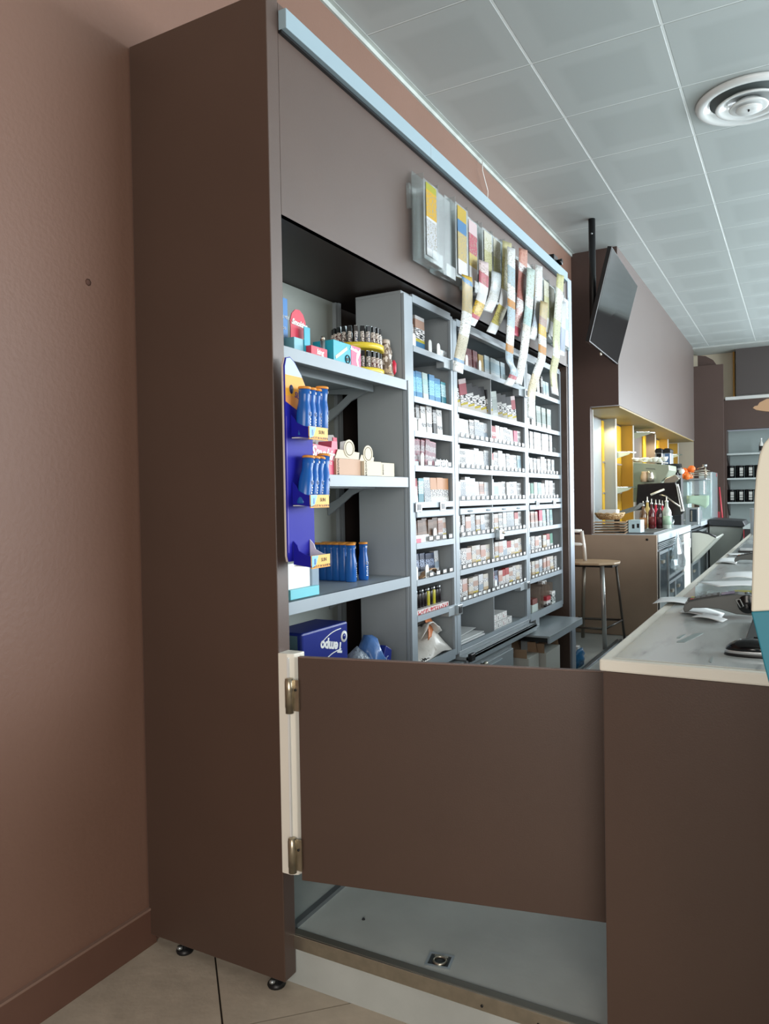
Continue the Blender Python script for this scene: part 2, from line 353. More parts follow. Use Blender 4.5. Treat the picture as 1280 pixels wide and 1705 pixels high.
# ---------------------------------------------------------------- three grey display cabinets
SH = [2.19, 1.972, 1.823, 1.672, 1.512, 1.333, 1.172, 1.015, .80]
XB = -1.697
def cabinet(name, label, y0, y1, top, divider=None, post0=.03, post1=.03):
    t = thing(name, label, 'cabinet', (XB, (y0+y1)/2, .78))
    for (a, b) in ((y0, y0+.012), (y1-.012, y1)):
        part('side_panel', MB().box(XB, XD-.015, a, b, .78, top, GREY), t)
    part('back_panel', MB().box(XB, XB+.008, y0+.012, y1-.012, .78, top, DGREY), t)
    part('top_panel', MB().box(XB, XD-.015, y0, y1, top+.0005, top+.012, GREY), t)
    part('post', MB().box(XD-.014, XD, y0, y0+post0, .78, top, LGREY), t, .002)
    part('post', MB().box(XD-.014, XD, y1-post1, y1, .78, top, LGREY), t, .002)
    part('top_rail', MB().box(XD-.014, XD, y0+post0, y1-post1, top-.022, top+.012, LGREY), t)
    for k, z in enumerate(SH):
        lip = .02 if k < 8 else .04
        part('shelf', MB().box(XB+.008, XD-.006, y0+.012, y1-.012, z-.006, z, GREY).box(XD-.008, XD+.001, y0+post0, y1-post1, z+.012-lip-.006, z+.012, LGREY), t)
    part('lock_bar', MB().box(XD-.03, XD+.006, y0+post0, y1-post1, 1.455, 1.487, LGREY), t, .004)
    if divider:
        for a, b in ((7, .80), (0, 0)) and [(SH[k+1], SH[k]-.006) for k in range(0, 8)]:
            part('divider', MB().box(XB+.01, XD-.004, divider-.003, divider+.003, a, b, GREY), t)
    return t
cab1 = cabinet('display_cabinet', 'left grey cigarette cabinet, narrow, beside the open shelves', 2.853, 3.36, 2.41, post0=.08, post1=.025)
cab2 = cabinet('display_cabinet', 'wide middle grey cigarette cabinet with two-bay shelves', 3.364, 4.462, 2.398, 3.875, .045, .03)
cab3 = cabinet('display_cabinet', 'right grey cigarette cabinet beside the dark brown jamb', 4.466, 5.23, 2.405, None, .03, .02)
# lock fittings
def sq(t, x, y):
    p = P(x, y, 'X', XD+.007)
    a = part('lock_plate', MB().box(XD+.004, XD+.010, p.y-.028, p.y+.028, p.z-.02, p.z+.02, STEEL), t, .002)
    part('lock_hole', MB().box(XD+.0101, XD+.0115, p.y-.018, p.y+.018, p.z-.013, p.z+.014, BLACK), a)
for x, y in ((697, 845), (737, 843)): sq(cab1, x, y)
for x, y in ((895, 839), (923, 838)): sq(cab3, x, y)
for x in (783, 813, 839, 863):
    p = P(x, 841, 'X', XD+.007)
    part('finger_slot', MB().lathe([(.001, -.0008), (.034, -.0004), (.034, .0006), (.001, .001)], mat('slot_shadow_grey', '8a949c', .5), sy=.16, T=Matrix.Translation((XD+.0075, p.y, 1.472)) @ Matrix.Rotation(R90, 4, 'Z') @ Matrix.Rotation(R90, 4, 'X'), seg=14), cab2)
def latch(t, x, y, big=1):
    p = P(x, y, 'X', XD+.01)
    a = part('latch', MB().box(XD-.04, XD+.002, p.y-.10*big, p.y-.01, p.z-.022, p.z+.022, GREY), t, .003)
    part('latch_lock', MB().box(XD-.004, XD+.018, p.y-.028, p.y+.028, p.z-.024, p.z+.024, STEEL).box(XD+.018, XD+.0215, p.y-.016, p.y+.016, p.z-.016, p.z+.016, BLACK), a, .002)
latch(cab1, 756, 609); latch(cab2, 875, 655); latch(cab2, 878, 975); latch(cab1, 764, 1015)
p = P(830, 889, 'X', XD+.01)
part('door_lock', MB().box(XD+.001, XD+.03, p.y-.03, p.y+.03, p.z-.03, p.z+.025, STEEL).lathe([(.012, 0), (.012, .015)], CHROME, (XD+.03, p.y+.02, p.z), 10), cab2, .003, label='small silver door lock on the sixth shelf edge')
# sliding door rails under and over the cabinets
for (y0, y1, z) in ((3.40, 4.46, .735),):
    part('base_rail', MB().box(XD-.05, XD+.05, y0-.02, y1, .748, .765, GREY).box(XD+.035, XD+.05, y0-.02, y1, .725, .765, LGREY).box(XD-.05, XD+.002, y0-.02, y1, .765, .79, GREY), cab2, .002)
    part('rail_foot', MB().box(XD+.051, XD+.07, 3.366, 3.42, .747, .785, BLACK), cab2, .004)
p0 = P(757, 560, 'X', XD+.05)
part('upper_rail', MB().box(XD+.0, XD+.032, 3.42, 4.55, 2.352, 2.368, GREY), cab2, .002)
for t, ya, yb in ((cab1, 2.92, 2.99), (cab3, 4.6, 4.7)):
    part('leg', MB().box(XD-.03, XD, ya, yb-.03, ZP, .78, GREY), t)
    part('leg', MB().box(XB, XB+.03, ya, yb-.03, ZP, .78, GREY), t)
part('leg', MB().box(XD-.04, XD, 4.42, 4.455, ZP, .725, GREY), cab2)
# ---------------------------------------------------------------- open shelves at the left (one unit)
sh = thing('shelf_unit', 'open grey metal shelves in the housing, left of the cigarette cabinets', 'shelf', (-1.65, 2.4, ZP))
for z in (2.04, 1.63, 1.21, .80):
    o = part('shelf', MB().box(-1.849, XD+.004, 1.938, 2.85, z-.012, z, GREY).box(XD-.004, XD+.008, 1.938, 2.852, z-.042, z, LGREY).box(-1.60, -1.585, 1.95, 2.8, z-.045, z-.012, GREY), sh, .001)
    if z in (1.63, 1.21, 2.04):
        for yb in (2.83,):
            part('bracket', MB().prism([(-1.848, z-.013), (-1.62, z-.013), (-1.62, z-.03), (-1.72, z-.07), (-1.80, z-.13), (-1.848, z-.16), (-1.848, z-.11), (-1.79, z-.085), (-1.73, z-.04), (-1.848, z-.03)], 'Y', yb, yb+.012, GREY), sh)
part('upright', MB().box(-1.849, -1.83, 2.90, 2.92, ZP, 2.43, GREY), sh)
part('upright', MB().box(XD+.001, XD+.012, 2.856, 2.885, ZP, 2.04, LGREY), sh, .001)
part('upright', MB().box(-1.849, XD-.02, 1.936, 1.945, ZP, 2.43, PALE), sh)
# ================================================================ GATE AND COUNTER
gp = thing('hinge_post', 'cream wooden post with two barrel hinges fixed to the brown side panel', 'post', (-1.39, 1.885, .385))
part('post', MB().prism([(XF, 1.87), (XF+.035, 1.87), (XF+.055, 1.88), (XF+.062, 1.905), (XF+.062, 1.925), (XF, 1.925)], 'Z', .388, 1.072, CREAM), gp, .003)
part('groove_strip', MB().box(XF+.036, XF+.042, 1.866, 1.873, .40, 1.06, WHITE), gp)
BRASS = mat('nickel_barrel', 'b5ab95', .28, .85, noise=.12, nscale=40)
for z in (.455, .945):
    hg = part('hinge', MB().lathe([(.0125, -.052), (.0125, -.034), (.0135, -.034), (.0135, .046), (.0125, .047), (.0125, .053), (.009, .055)], BRASS, (XF+.047, 1.862, z), 18), gp)
    part('hinge_plate', MB().box(XF+.058, XF+.078, 1.866, 1.871, z-.045, z+.05, BRASS), hg)
    part('screw', MB().lathe([(.004, 0), (.004, .002)], BLACK, T=Matrix.Translation((XF+.068, 1.865, z+.02)) @ Matrix.Rotation(R90, 4, 'X'), seg=8), hg)
# gate leaf, swung a little inwards
ga = thing('swing_gate', 'dark brown laminate swing gate between hinge post and counter', 'gate', (-1.348, 1.876, .377))
dx, dy = .888, .19; L_ = math.hypot(dx, dy); an = math.atan2(dy, dx)
ga.rotation_euler = (0, 0, an)
part('gate_panel', MB().box(.004, L_, 0, .022, 0, .684, BROWN), ga, .0015, local=True)
part('top_edging', MB().box(.004, L_, .001, .021, .6842, .6865, mat('worn_edge', '7b6358', .5)), ga, local=True)
# counter
XC = -.441; YC = 1.893; ZT = 1.137
co = thing('sales_counter', 'long sales counter with brown laminate body and cream worktop', 'counter', (.3, 5, 0))
part('body', MB().box(XC+.008, .75, YC+.006, 8.6, 0, 1.103, BROWN), co, .002)
part('worktop', MB().box(XC, .78, YC, 8.62, 1.104, ZT-.003, CREAM), co, .005)
def glass_mat():
    m = mat('printed_counter_glass', 'b4b9b8', .12, noise=.0, spec=.6); nt = m.node_tree; b = nt.nodes['Principled BSDF']
    tc = nt.nodes.new('ShaderNodeTexCoord'); mp = nt.nodes.new('ShaderNodeMapping'); mp.inputs['Scale'].default_value = (7, 1.6, 1); mp.inputs['Rotation'].default_value = (0, 0, .5)
    nt.links.new(tc.outputs['Object'], mp.inputs[0]); n = nt.nodes.new('ShaderNodeTexNoise'); n.inputs['Scale'].default_value = 2.2; n.inputs['Detail'].default_value = 6
    nt.links.new(mp.outputs[0], n.inputs['Vector']); r = nt.nodes.new('ShaderNodeValToRGB'); e = r.color_ramp.elements
    e[0].position = .28; e[0].color = lin('a0a6a4'); e[1].position = .46; e[1].color = lin('c9cecc'); x = e.new(.36); x.color = lin('c0c5c3')
    nt.links.new(n.outputs['Fac'], r.inputs[0]); nt.links.new(r.outputs[0], b.inputs['Base Color']); return m
part('glass_top', MB().box(XC+.035, .74, YC+.022, 8.5, ZT-.003, ZT, glass_mat()), co, .001)
ZG = ZT
def quad_on_counter(pts, z0, z1, m):
    pp = [P(x, y, 'Z', z1) for x, y in pts]; return MB().prism([(p.x, p.y) for p in pp], 'Z', z0, z1, m)
TAPE = mat('grey_green_tape', '8d9a98', .5)
tag(single('tape_strip', quad_on_counter([(1126, 1069), (1140, 1069), (1171, 1054), (1158, 1054)], ZG+.0004, ZG+.0012, TAPE), 'long grey-green strip of tape on the counter glass near its corner', 'tape'), group='tape pieces on the counter glass')
tag(single('tape_strip', quad_on_counter([(1126, 1062), (1132, 1062), (1142, 1056), (1137, 1056)], ZG+.0004, ZG+.0012, TAPE), 'short grey tape scrap beyond the long tape strip on the glass', 'tape'), group='tape pieces on the counter glass')
tag(single('tape_strip', quad_on_counter([(1181, 1102), (1184, 1103), (1187, 1094), (1185, 1093)], ZG+.0004, ZG+.0012, TAPE), 'small grey tape scrap on the glass left of the computer mouse', 'tape'), group='tape pieces on the counter glass')
# papers
def paper(pts, z, label, curl=.02, m=PAPER, name='paper_sheet', group='loose papers on the counter', n=8, cat='paper'):
    """pts: near-left, near-right, far-right, far-left photo pixels on the glass"""
    A, B, D, E_ = [P(x, y, 'Z', z) for x, y in pts]; gr = []
    for i in range(n+1):
        row = []
        for j in range(5):
            u, v = i/n, j/4; p = A.lerp(B, u).lerp(E_.lerp(D, u), v)
            row.append((p.x, p.y, z+.0012+curl*abs(math.sin(u*2.7+.4))*(.35+.65*(1-v))))
        gr.append(row)
    return single(name, MB().sheet(gr, .0008, m), label, cat, group)
paper([(1086, 1008), (1150, 1008), (1150, 996), (1100, 996)], ZG, 'curled blank white sheet overhanging the counter edge beside the card terminal', .012)
paper([(1130, 1022), (1196, 1036), (1206, 1022), (1150, 1008)], ZG, 'white receipts lying under the card terminal', .01, name='receipt')
paper([(1150, 1030), (1202, 1037), (1211, 1032), (1168, 1022)], ZG+.006, 'small crumpled receipt in front of the card terminal', .008, name='receipt')
paper([(1202, 966), (1262, 966), (1262, 952), (1206, 955)], ZG+.052, 'white folded papers lying on the clear acrylic tray', .012)
paper([(1196, 978), (1260, 976), (1260, 966), (1160, 970)], ZG+.05, 'wide white sheet lying across the clear acrylic tray', .004)
paper([(1192, 938), (1226, 940), (1228, 930), (1200, 930)], ZG, 'white leaflet left of the far card terminal', .008)
paper([(1214, 926), (1240, 926), (1240, 922), (1210, 922)], ZG, 'thin white paper slip on the counter behind the far card terminal', .006)
# acrylic tray
a = P(1157, 998, 'Z', ZG); b_ = P(1186, 975, 'Z', ZG)
tr = thing('acrylic_tray', 'low clear acrylic tray on the counter behind the card terminal', 'tray', (a.x+.12, a.y+.1, ZG))
x0, y0, x1, y1 = a.x, a.y, a.x+.34, a.y+.24
part('tray_wall', MB().box(x0, x0+.004, y0, y1, ZG, ZG+.05, ACRYL).box(x0, x1, y0, y0+.004, ZG, ZG+.05, ACRYL).box(x0, x1, y1-.004, y1, ZG, ZG+.05, ACRYL), tr)
part('tray_floor', MB().box(x0, x1, y0, y1, ZG, ZG+.004, ACRYL), tr)
part('cup', MB().box(x0+.04, x0+.11, y0+.01, y0+.07, ZG+.004, ZG+.03, mat('frosted_insert', 'cdd3d3', .4)), tr, .004)
k = P(1245, 985, 'Z', ZG+.02)
single('lighter', MB().box(k.x-.05, k.x+.05, k.y, k.y+.03, ZG, ZG+.022, mat('yellow_print', 'c9bd2d', .4)).box(k.x-.03, k.x+.03, k.y-.001, k.y+.002, ZG+.006, ZG+.012, BLACK), 'yellow printed box behind the card terminal on the counter', 'box', bevel=.002)
# card terminal: side profile runs along X
def terminal(px0, px1, yb, label, sc=1.0, rz=0.0):
    a = P(px0, yb, 'Z', ZG)
    t = thing('card_terminal', label, 'card terminal', (a.x, a.y, ZG), 'card terminals on the counter', rz)
    L = (P(px1, yb, 'Z', ZG)-a).x if False else .235*sc; W = .08*sc
    prof = [(.004, 0), (.016, .004), (.03, .016), (.07, .018), (.11, .016), (.16, .002), (.20, -.0), (.215, .004), (.225, .03), (.212, .052), (.19, .064), (.165, .067), (.11, .059), (.05, .046), (.018, .037), (.004, .026), (0, .012)]
    prof = [(x*sc, z*sc) for x, z in prof]
    bd = part('body', MB().prism(prof, 'Y', 0, W, mat('terminal_grey', '5a5c5a', .4)), t, .003, local=True)
    kp = part('keypad', MB().prism([(.015*sc, .036*sc), (.11*sc, .0595*sc), (.11*sc, .063*sc), (.012*sc, .040*sc)], 'Y', .006*sc, W-.006*sc, BLACK), t, local=True)
    cols = ['b9403a', '2d8a4c', 'd8b83a', 'c9cdd0']
    for i in range(5):
        for j in range(3):
            x = (.022+.017*i)*sc; z = (.0405+.0041*i)*sc
            part('key', MB().box(x, x+.011*sc, (.012+.021*j)*sc, (.028+.021*j)*sc, z, z+.005*sc, mat('key_'+(cols[j] if i == 0 else '6a6e70'), cols[j] if i == 0 else '6a6e70', .4)), kp, local=True)
    part('screen', MB().prism([(.115*sc, .0615*sc), (.155*sc, .069*sc), (.155*sc, .0705*sc), (.115*sc, .063*sc)], 'Y', .012*sc, W-.012*sc, mat('screen_violet_grey', '8f83a8', .15)), t, local=True)
    part('paper_hatch', MB().lathe([(.030*sc, -.002), (.030*sc, W+.002)], GLOSSB, T=Matrix.Translation((.192*sc, W, .036*sc)) @ Matrix.Rotation(R90, 4, 'X'), seg=20), t, .002, local=True)
    part('release_lever', MB().tube([(.158*sc, -.004, .05*sc), (.17*sc, -.005, .052*sc), (.18*sc, -.005, .03*sc), (.172*sc, -.004, .025*sc), (.158*sc, -.004, .05*sc)], .002*sc, mat('lever_grey', '9a9d9c', .4), 6), t, local=True)
    return t
terminal(1137, 1245, 1026, 'dark grey card terminal with keypad resting on receipts near the corner', 1.0, .06).location.z = ZG+.012
terminal(1222, 1262, 938, 'far card terminal with pale side standing beyond the white papers', .9, .0).location.z = ZG+.006
# keyboard and mouse
kb = thing('keyboard', 'black computer keyboard lying along the counter behind the mouse', 'keyboard', (-.13, 2.17, ZG))
part('case', MB().prism([(0, 0), (.15, 0), (.15, .03), (.0, .02)], 'Y', 0, .43, BLACK), kb, .004, local=True)
KC = mat('key_cap', '232426', .35)
mb = MB()
km = MB().prism([(0, 0), (.015, 0), (.013, .007), (.002, .007)], 'Y', 0, .015, KC).mesh('key')
for i in range(6):
    for j in range(21):
        o = bpy.data.objects.new('key', km); C.objects.link(o); o.parent = kb; o.location = (.02+i*.02, .012+j*.0195, .0215+i*.0012)
a = P(1206, 1092, 'Z', ZG)
mo = thing('computer_mouse', 'black and silver wired mouse on the counter beside the cream standee', 'mouse', (a.x+.055, a.y+.03, ZG))
def mshape(z0, z1, k, m, sh=0):
    pr = []; n = 6
    v = []; f = []; seg = 22
    for i in range(n+1):
        t = i/n*math.pi/2; z = z0+(z1-z0)*math.sin(t); r = math.cos(t)*(1-.0)+0.02
        for j in range(seg):
            q = 2*math.pi*j/seg; v.append((.058*k*r*math.copysign(abs(math.cos(q))**.8, math.cos(q))+sh*math.sin(t), .032*k*r*math.copysign(abs(math.sin(q))**.8, math.sin(q)), z))
    for i in range(n):
        for j in range(seg): f.append((i*seg+j, i*seg+(j+1) % seg, (i+1)*seg+(j+1) % seg, (i+1)*seg+j))
    f.append(tuple(range(seg-1, -1, -1))); f.append(tuple(n*seg+j for j in range(seg)))
    return MB().add(v, f, m, True)
part('base', mshape(0, .022, 1.0, BLACK), mo, local=True)
part('side_band', mshape(.007, .034, .985, mat('mouse_silver', 'b9bcbe', .3, .4), .004), mo, local=True)
part('shell', mshape(.014, .042, .95, GLOSSB, .008), mo, local=True)
part('scroll_wheel', MB().lathe([(.005, -.003), (.006, 0), (.005, .003)], STEEL, T=Matrix.Translation((-.022, 0, .034)) @ Matrix.Rotation(R90, 4, 'X'), seg=12), mo, local=True)
# cream standee at the right edge of the picture
YQ = 1.30
TEAL = mat('teal_card', '2f7d90', .45)
def outl(px): return [(P(x, y, 'Y', YQ).x, P(x, y, 'Y', YQ).z) for x, y in px]
sd = thing('display_standee', 'cream rounded standee with teal lower half at the right edge', 'display', (.12, YQ+.01, 0))
up = outl([(1250, 1019), (1252, 950), (1254, 880), (1256, 820), (1259, 785), (1264, 757), (1271, 739), (1281, 727), (1300, 716), (1330, 708), (1420, 708), (1470, 716), (1500, 745), (1510, 800), (1514, 1004)])
part('upper_board', MB().prism(up, 'Y', YQ, YQ+.016, mat('cream_board', 'd9d8c8', .55)), sd, .003)
lo = outl([(1250, 1019), (1256, 1042), (1263, 1070), (1272, 1108), (1281, 1142), (1320, 1280)])
lo += [(.04, .006), (.30, .006)]+outl([(1514, 1004)])
part('lower_board', MB().prism(lo, 'Y', YQ-.001, YQ+.0165, TEAL), sd, .002)
part('foot_strut', MB().prism([(YQ+.0175, .005), (YQ+.2, .005), (YQ+.0175, .7)], 'X', .15, .156, CARD), sd)
hc = outl([(1253, 679), (1256, 676), (1261, 675), (1264, 670), (1270, 667), (1276, 664), (1290, 662), (1340, 655), (1420, 655), (1430, 686), (1290, 686), (1270, 684), (1258, 682)])
part('header_card', MB().prism(hc, 'Y', YQ+.002, YQ+.012, mat('tan_card', 'b39a7c', .6)), sd)
part('header_stem', MB().box(.12, .15, YQ+.004, YQ+.010, P(1330, 712, 'Y', YQ).z, P(1330, 680, 'Y', YQ).z, CARD), sd)
# floor outlet in the platform
dr = thing('floor_outlet', 'small square metal floor outlet sunk in the grey platform', 'floor fitting', (-.95, 2.018, ZP-.003))
dr.rotation_euler = (0, 0, math.radians(10))
part('frame', MB().box(-.038, .038, -.033, -.026, -.001, .003, STEEL).box(-.038, .038, .026, .033, -.001, .003, STEEL).box(-.038, -.031, -.026, .026, -.001, .003, STEEL).box(.031, .038, -.026, .026, -.001, .003, STEEL), dr, local=True)
part('well', MB().box(-.031, .031, -.026, .026, -.001, .0008, mat('well_dark', '3c4244', .5, .5)), dr, local=True)
part('ring', MB().tube([(.019*math.cos(a/16*6.2832)+.002, .019*math.sin(a/16*6.2832)-.004, .004) for a in range(17)], .0035, CHROME, 6), dr, local=True)
part('flap', MB().box(-.02, .022, .014, .024, .001, .004, CHROME), dr, local=True)
single('dirt_speck', MB().lathe([(.006, 0), (.004, .004), (.001, .006)], BLACK, tuple(P(605, 1531, 'Z', ZP-.003)), 6), 'small dark crumb on the grey platform under the gate', 'debris')
# ================================================================ CIGARETTE STOCK
W_ = 'e9ecee'
D = {}
def dim(c, f=.80):
    return ''.join('%02x' % int(int(c[i:i+2], 16)*f) for i in (0, 2, 4))
def des(k, desc, stops, text=(), w=.058, h=.112, d=.024, name='cigarette_pack', cat='cigarette pack', **kw):
    m = bandmat('print_'+k, [(a, dim(c)) for a, c in stops], text, **kw)
    D[k] = (desc, MB().box(-d, 0, -w/2, w/2, 0, h, m).mesh(name), w, h, name, cat, d)
des('white', 'white', [(0, W_)], [(.18, .3), (.55, .72)], tcol='9aa2a8', tscale=(1, 20, 30))
des('white_tall', 'tall white', [(0, 'f0f2f2'), (.9, 'dfe3e6')], [(.3, .42), (.66, .74)], h=.128, w=.066, tcol='80888e')
des('white_text', 'white black-lettered', [(0, W_), (.3, 'e2e2e0')], [(.06, .26), (.38, .62), (.74, .9)], tcol='33363b', tscale=(1, 9, 34))
des('grey_print', 'grey and white printed', [(0, 'e0e2e2'), (.28, 'c9ced3'), (.62, 'e4e6e6')], [(.1, .9)], tcol='6b747d', tscale=(1, 12, 20), h=.118)
des('photo_tan', 'tan photo-warning', [(0, 'd9cfba'), (.2, 'cdb58c'), (.4, 'e5dfd2'), (.62, '26252a'), (.8, 'd9d3c6')], [(.62, .8), (.05, .18)], tcol='dedede', tscale=(1, 10, 40))
des('photo_yellow', 'yellow-banded photo-warning', [(0, 'e4e0d8'), (.24, 'd8c04e'), (.34, '2a292c'), (.56, 'c7a595'), (.8, 'e0dcd8')], [(.34, .56), (.04, .2)], tcol='dcdcdc', tscale=(1, 9, 42))
des('photo_rose', 'rose photo-warning', [(0, 'dfdbd7'), (.3, '2b2a2e'), (.45, 'dcae9f'), (.78, 'e6d8d2')], [(.3, .45), (.08, .26)], tcol='e8e8e8', tscale=(1, 9, 40))
des('photo_blue', 'pale blue photo-warning', [(0, 'e2e4e6'), (.3, '9fb0bf'), (.55, '323338'), (.72, 'dfe3e7')], [(.55, .72), (.05, .25)], tcol='e6e6e6', tscale=(1, 9, 40))
des('photo_black', 'black and white warning', [(0, 'dedcd8'), (.22, '1e1e22'), (.6, 'dedede'), (.72, '1e1e22'), (.88, 'd0ccc8')], [(.22, .6), (.72, .88)], tcol='e8e8e8', tscale=(1, 7, 24))
des('red_top', 'red-topped white', [(0, 'e6e2e0'), (.3, '2b2a2e'), (.42, 'e3dcd8'), (.66, 'b5302c')], [(.3, .42), (.08, .25)], tcol='e6e6e6', tscale=(1, 9, 40))
des('red', 'red', [(0, 'd8d4d2'), (.35, 'b8343c'), (.9, 'a3262e')], [(.05, .3), (.5, .7)], tcol='e0c8c8')
des('pink', 'pink', [(0, 'e8e0e2'), (.3, 'd4466e')], [(.06, .26)], tcol='777')if False else des('pink', 'bright pink', [(0, 'e8e0e2'), (.4, 'cf3f6a')], [(.06, .34)], tcol='777b80')
des('rose_pale', 'pale rose', [(0, 'e6e2e0'), (.4, 'c99a8a'), (.9, 'dfd3cc')], [(.08, .34), (.5, .8)], tcol='5b4d4a')
des('teal', 'pale teal', [(0, 'dfe8e8'), (.35, '9cc7c4')], [(.06, .3), (.5, .7)], tcol='5f7f86')
des('navy', 'navy blue', [(0, 'c8ccd0'), (.28, '1d2b49'), (.92, '2c3c5e')], [(.45, .75)], tcol='8c9ab5', tscale=(1, 7, 20))
des('brown_pack', 'brown-fronted', [(0, 'd9d4cc'), (.34, '8a6f5d'), (.88, '6b5244')], [(.08, .3), (.5, .75)], tcol='4a3a30')
des('red_pattern', 'dark red patterned', [(0, 'c2b6b2'), (.25, '99585c'), (.5, 'b77f80'), (.75, '8c4a50')], [(0, 1)], tcol='6d4248', tscale=(1, 8, 16), d=.03)
des('gold', 'gold', [(0, 'cdb98a'), (.4, 'b8963f')], [(.1, .4)], tcol='7a6a3c')
des('frost', 'frosted blue-white', [(0, 'dde8ea'), (.4, 'b7cfd6'), (.8, 'cfe0e4')], [(.3, .8)], tcol='7a98a6')
des('blue_box', 'bright blue', [(0, 'e6e2c8'), (.14, '2b93cb'), (.9, '1f7fb8')], [(.3, .8)], tcol='8fd0ee', w=.05, h=.13, d=.05, name='filter_box', cat='box')
des('mint_box', 'pale mint', [(0, 'e6f0ee'), (.6, 'cfe8e4')], [(.3, .8)], tcol='7fb0b0', w=.05, h=.135, d=.05, name='filter_box', cat='box')
des('carton', 'tall white narrow', [(0, 'eeeeec'), (.9, 'dcdcda')], [(.3, .42), (.78, .9)], tcol='4e5156', w=.062, h=.135, tscale=(1, 5, 20), name='paper_carton', cat='box')
des('black_carton', 'tall black', [(0, '2a2a2c'), (.5, '3a3a3c')], [(.5, .9)], tcol='c8c8c8', w=.03, h=.13, name='paper_carton', cat='box')
des('striped', 'slim pink-striped', [(0, 'e8dcdf'), (.12, 'c98b98'), (.3, 'eadfe2'), (.45, 'b96f80'), (.6, 'eadfe2'), (.8, 'c58a96')], [(.3, .95)], tcol='4d3d44', w=.036, h=.13, tscale=(1, 30, 8))
des('orange_stripe', 'orange and green striped', [(0, 'd8d4cc'), (.3, '1f1f24'), (.55, 'e0a070')], [(.3, .55), (.02, .25)], tcol='e4e4e4', w=.075, h=.125, tscale=(1, 7, 34))
des('teal_box', 'teal', [(0, '3b8fa0'), (.5, '5fb0bd')], [(.4, .9)], tcol='cfe6ea', w=.05, h=.115)
des('green_box', 'deep green', [(0, 'dfe4e0'), (.4, '3d8f74')], [(.1, .35)], tcol='666b68')
des('pouch', 'black and white', [(0, 'dcd8d0'), (.2, 'd0bc3c'), (.28, '1e1e20'), (.58, 'e4e4e2'), (.66, '3a3a3e')], [(.28, .58)], tcol='e8e8e8', w=.085, h=.15, d=.02, tscale=(1, 2.5, 42), rough=.6, spec=.15, name='tobacco_pouch', cat='tobacco pouch')
des('pouch_red', 'red-headed', [(0, 'ddd6d0'), (.18, 'd0bc3c'), (.25, '1e1e20'), (.5, 'b06068'), (.85, 'd8c8c8')], [(.25, .5)], tcol='e8e8e8', w=.08, h=.155, d=.02, tscale=(1, 2.5, 42), rough=.6, spec=.15, name='tobacco_pouch', cat='tobacco pouch')
des('pouch_grey', 'grey-green', [(0, 'dce4e0'), (.3, '90a49c'), (.7, 'b9c8c2')], [(.2, .8)], tcol='5d6d68', w=.075, h=.15, d=.02, name='tobacco_pouch', cat='tobacco pouch')
des('tub_photo', 'tall yellow-banded photo-warning', [(0, 'd8a83c'), (.1, '3a86b8'), (.28, 'd9cc3c'), (.36, '26262a'), (.66, 'c6a18c'), (.9, 'ddd')] if False else [(0, 'd8a83c'), (.1, '3a86b8'), (.28, 'd9cc3c'), (.36, '26262a'), (.66, 'c6a18c'), (.9, 'dddddd')], [(.36, .66)], tcol='e4e4e4', w=.085, h=.165, d=.03, tscale=(1, 2.5, 42), rough=.6, spec=.15, name='tobacco_pouch', cat='tobacco pouch')
TAB = MB().prism([(-.016, 0), (.016, 0), (.016, .055), (.011, .066), (0, .07), (-.011, .066), (-.016, .055)], 'X', -.003, 0, WHITE).mesh('pusher_tab')
pos0 = ['first', 'second', 'third', 'fourth', 'fifth', 'sixth', 'seventh', 'eighth', 'ninth', 'tenth', 'eleventh', 'twelfth', 'thirteenth', 'fourteenth', 'fifteenth', 'sixteenth']
NTH = ['first', 'second', 'third', 'fourth', 'fifth', 'sixth', 'seventh', 'eighth']
ORD = ['top', 'second', 'third', 'fourth', 'fifth', 'sixth', 'seventh', 'eighth', 'lowest']
CABN = {1: 'narrow left cabinet', 2: 'middle cabinet', 3: 'right cabinet'}
CAB = {1: cab1, 2: cab2, 3: cab3}
def stock(c, row, y0, y1, seq, bay='', tabs=(), lean=0, back=0.012, jit=.004):
    """seq: design names left to right, '-' = empty slot"""
    n = len(seq); z = SH[row]; used = {}
    for i, k in enumerate(seq):
        y = y0+(y1-y0)*(i+.5)/n
        if k == '-': continue
        desc, me, w, h, nm, cat, d = D[k]
        o = bpy.data.objects.new(nm, me); C.objects.link(o)
        sc = min(1.12, (y1-y0)/n/w*.97)
        o.scale = (1, sc, random.uniform(.96, 1.04))
        hh = h*o.scale[2]
        o.rotation_euler = (lean, -random.uniform(0, .06), random.uniform(-.05, .05))
        zz = z+abs(math.sin(lean))*w/2*.9+.0008
        o.location = (XD-back-random.uniform(0, jit)-.008, y, zz)
        b = f', {bay}' if bay else ''
        used[k] = used.get(k, 0)+1
        q = f', {NTH[used[k]-1]} from left' if seq.count(k) > 1 else ''
        o['label'] = f'{desc} {cat}{q}, {ORD[row]} shelf, {CABN[c]}{b}'
        o['category'] = cat; o['group'] = f'stock on the {ORD[row]} shelf of the {CABN[c]}{b}'
    for y in tabs:
        o = bpy.data.objects.new('pusher_tab', TAB); C.objects.link(o); o.location = (XD-.0105, y, z+.001)
        q = f', {NTH[list(tabs).index(y)]} from left' if len(tabs) > 1 else ''
        o['label'] = f'white rounded pusher tab{q}, {ORD[row]} shelf, {CABN[c]}{(", "+bay) if bay else ""}'; o['category'] = 'shelf pusher'; o['group'] = 'white pusher tabs of the cigarette cabinets'
A1, B1 = 2.94, 3.33; A2, M2, B2 = 3.42, 3.873, 4.42; A3, B3 = 4.51, 5.19
LB, RB = 'left bay', 'right bay'
stock(1, 0, A1-.04, A1+.16, ['photo_black', 'tub_photo'], tabs=(2.965, 3.13, 3.22))
stock(1, 1, A1, B1, ['blue_box', 'blue_box', 'mint_box', 'blue_box', 'blue_box', 'teal_box'])
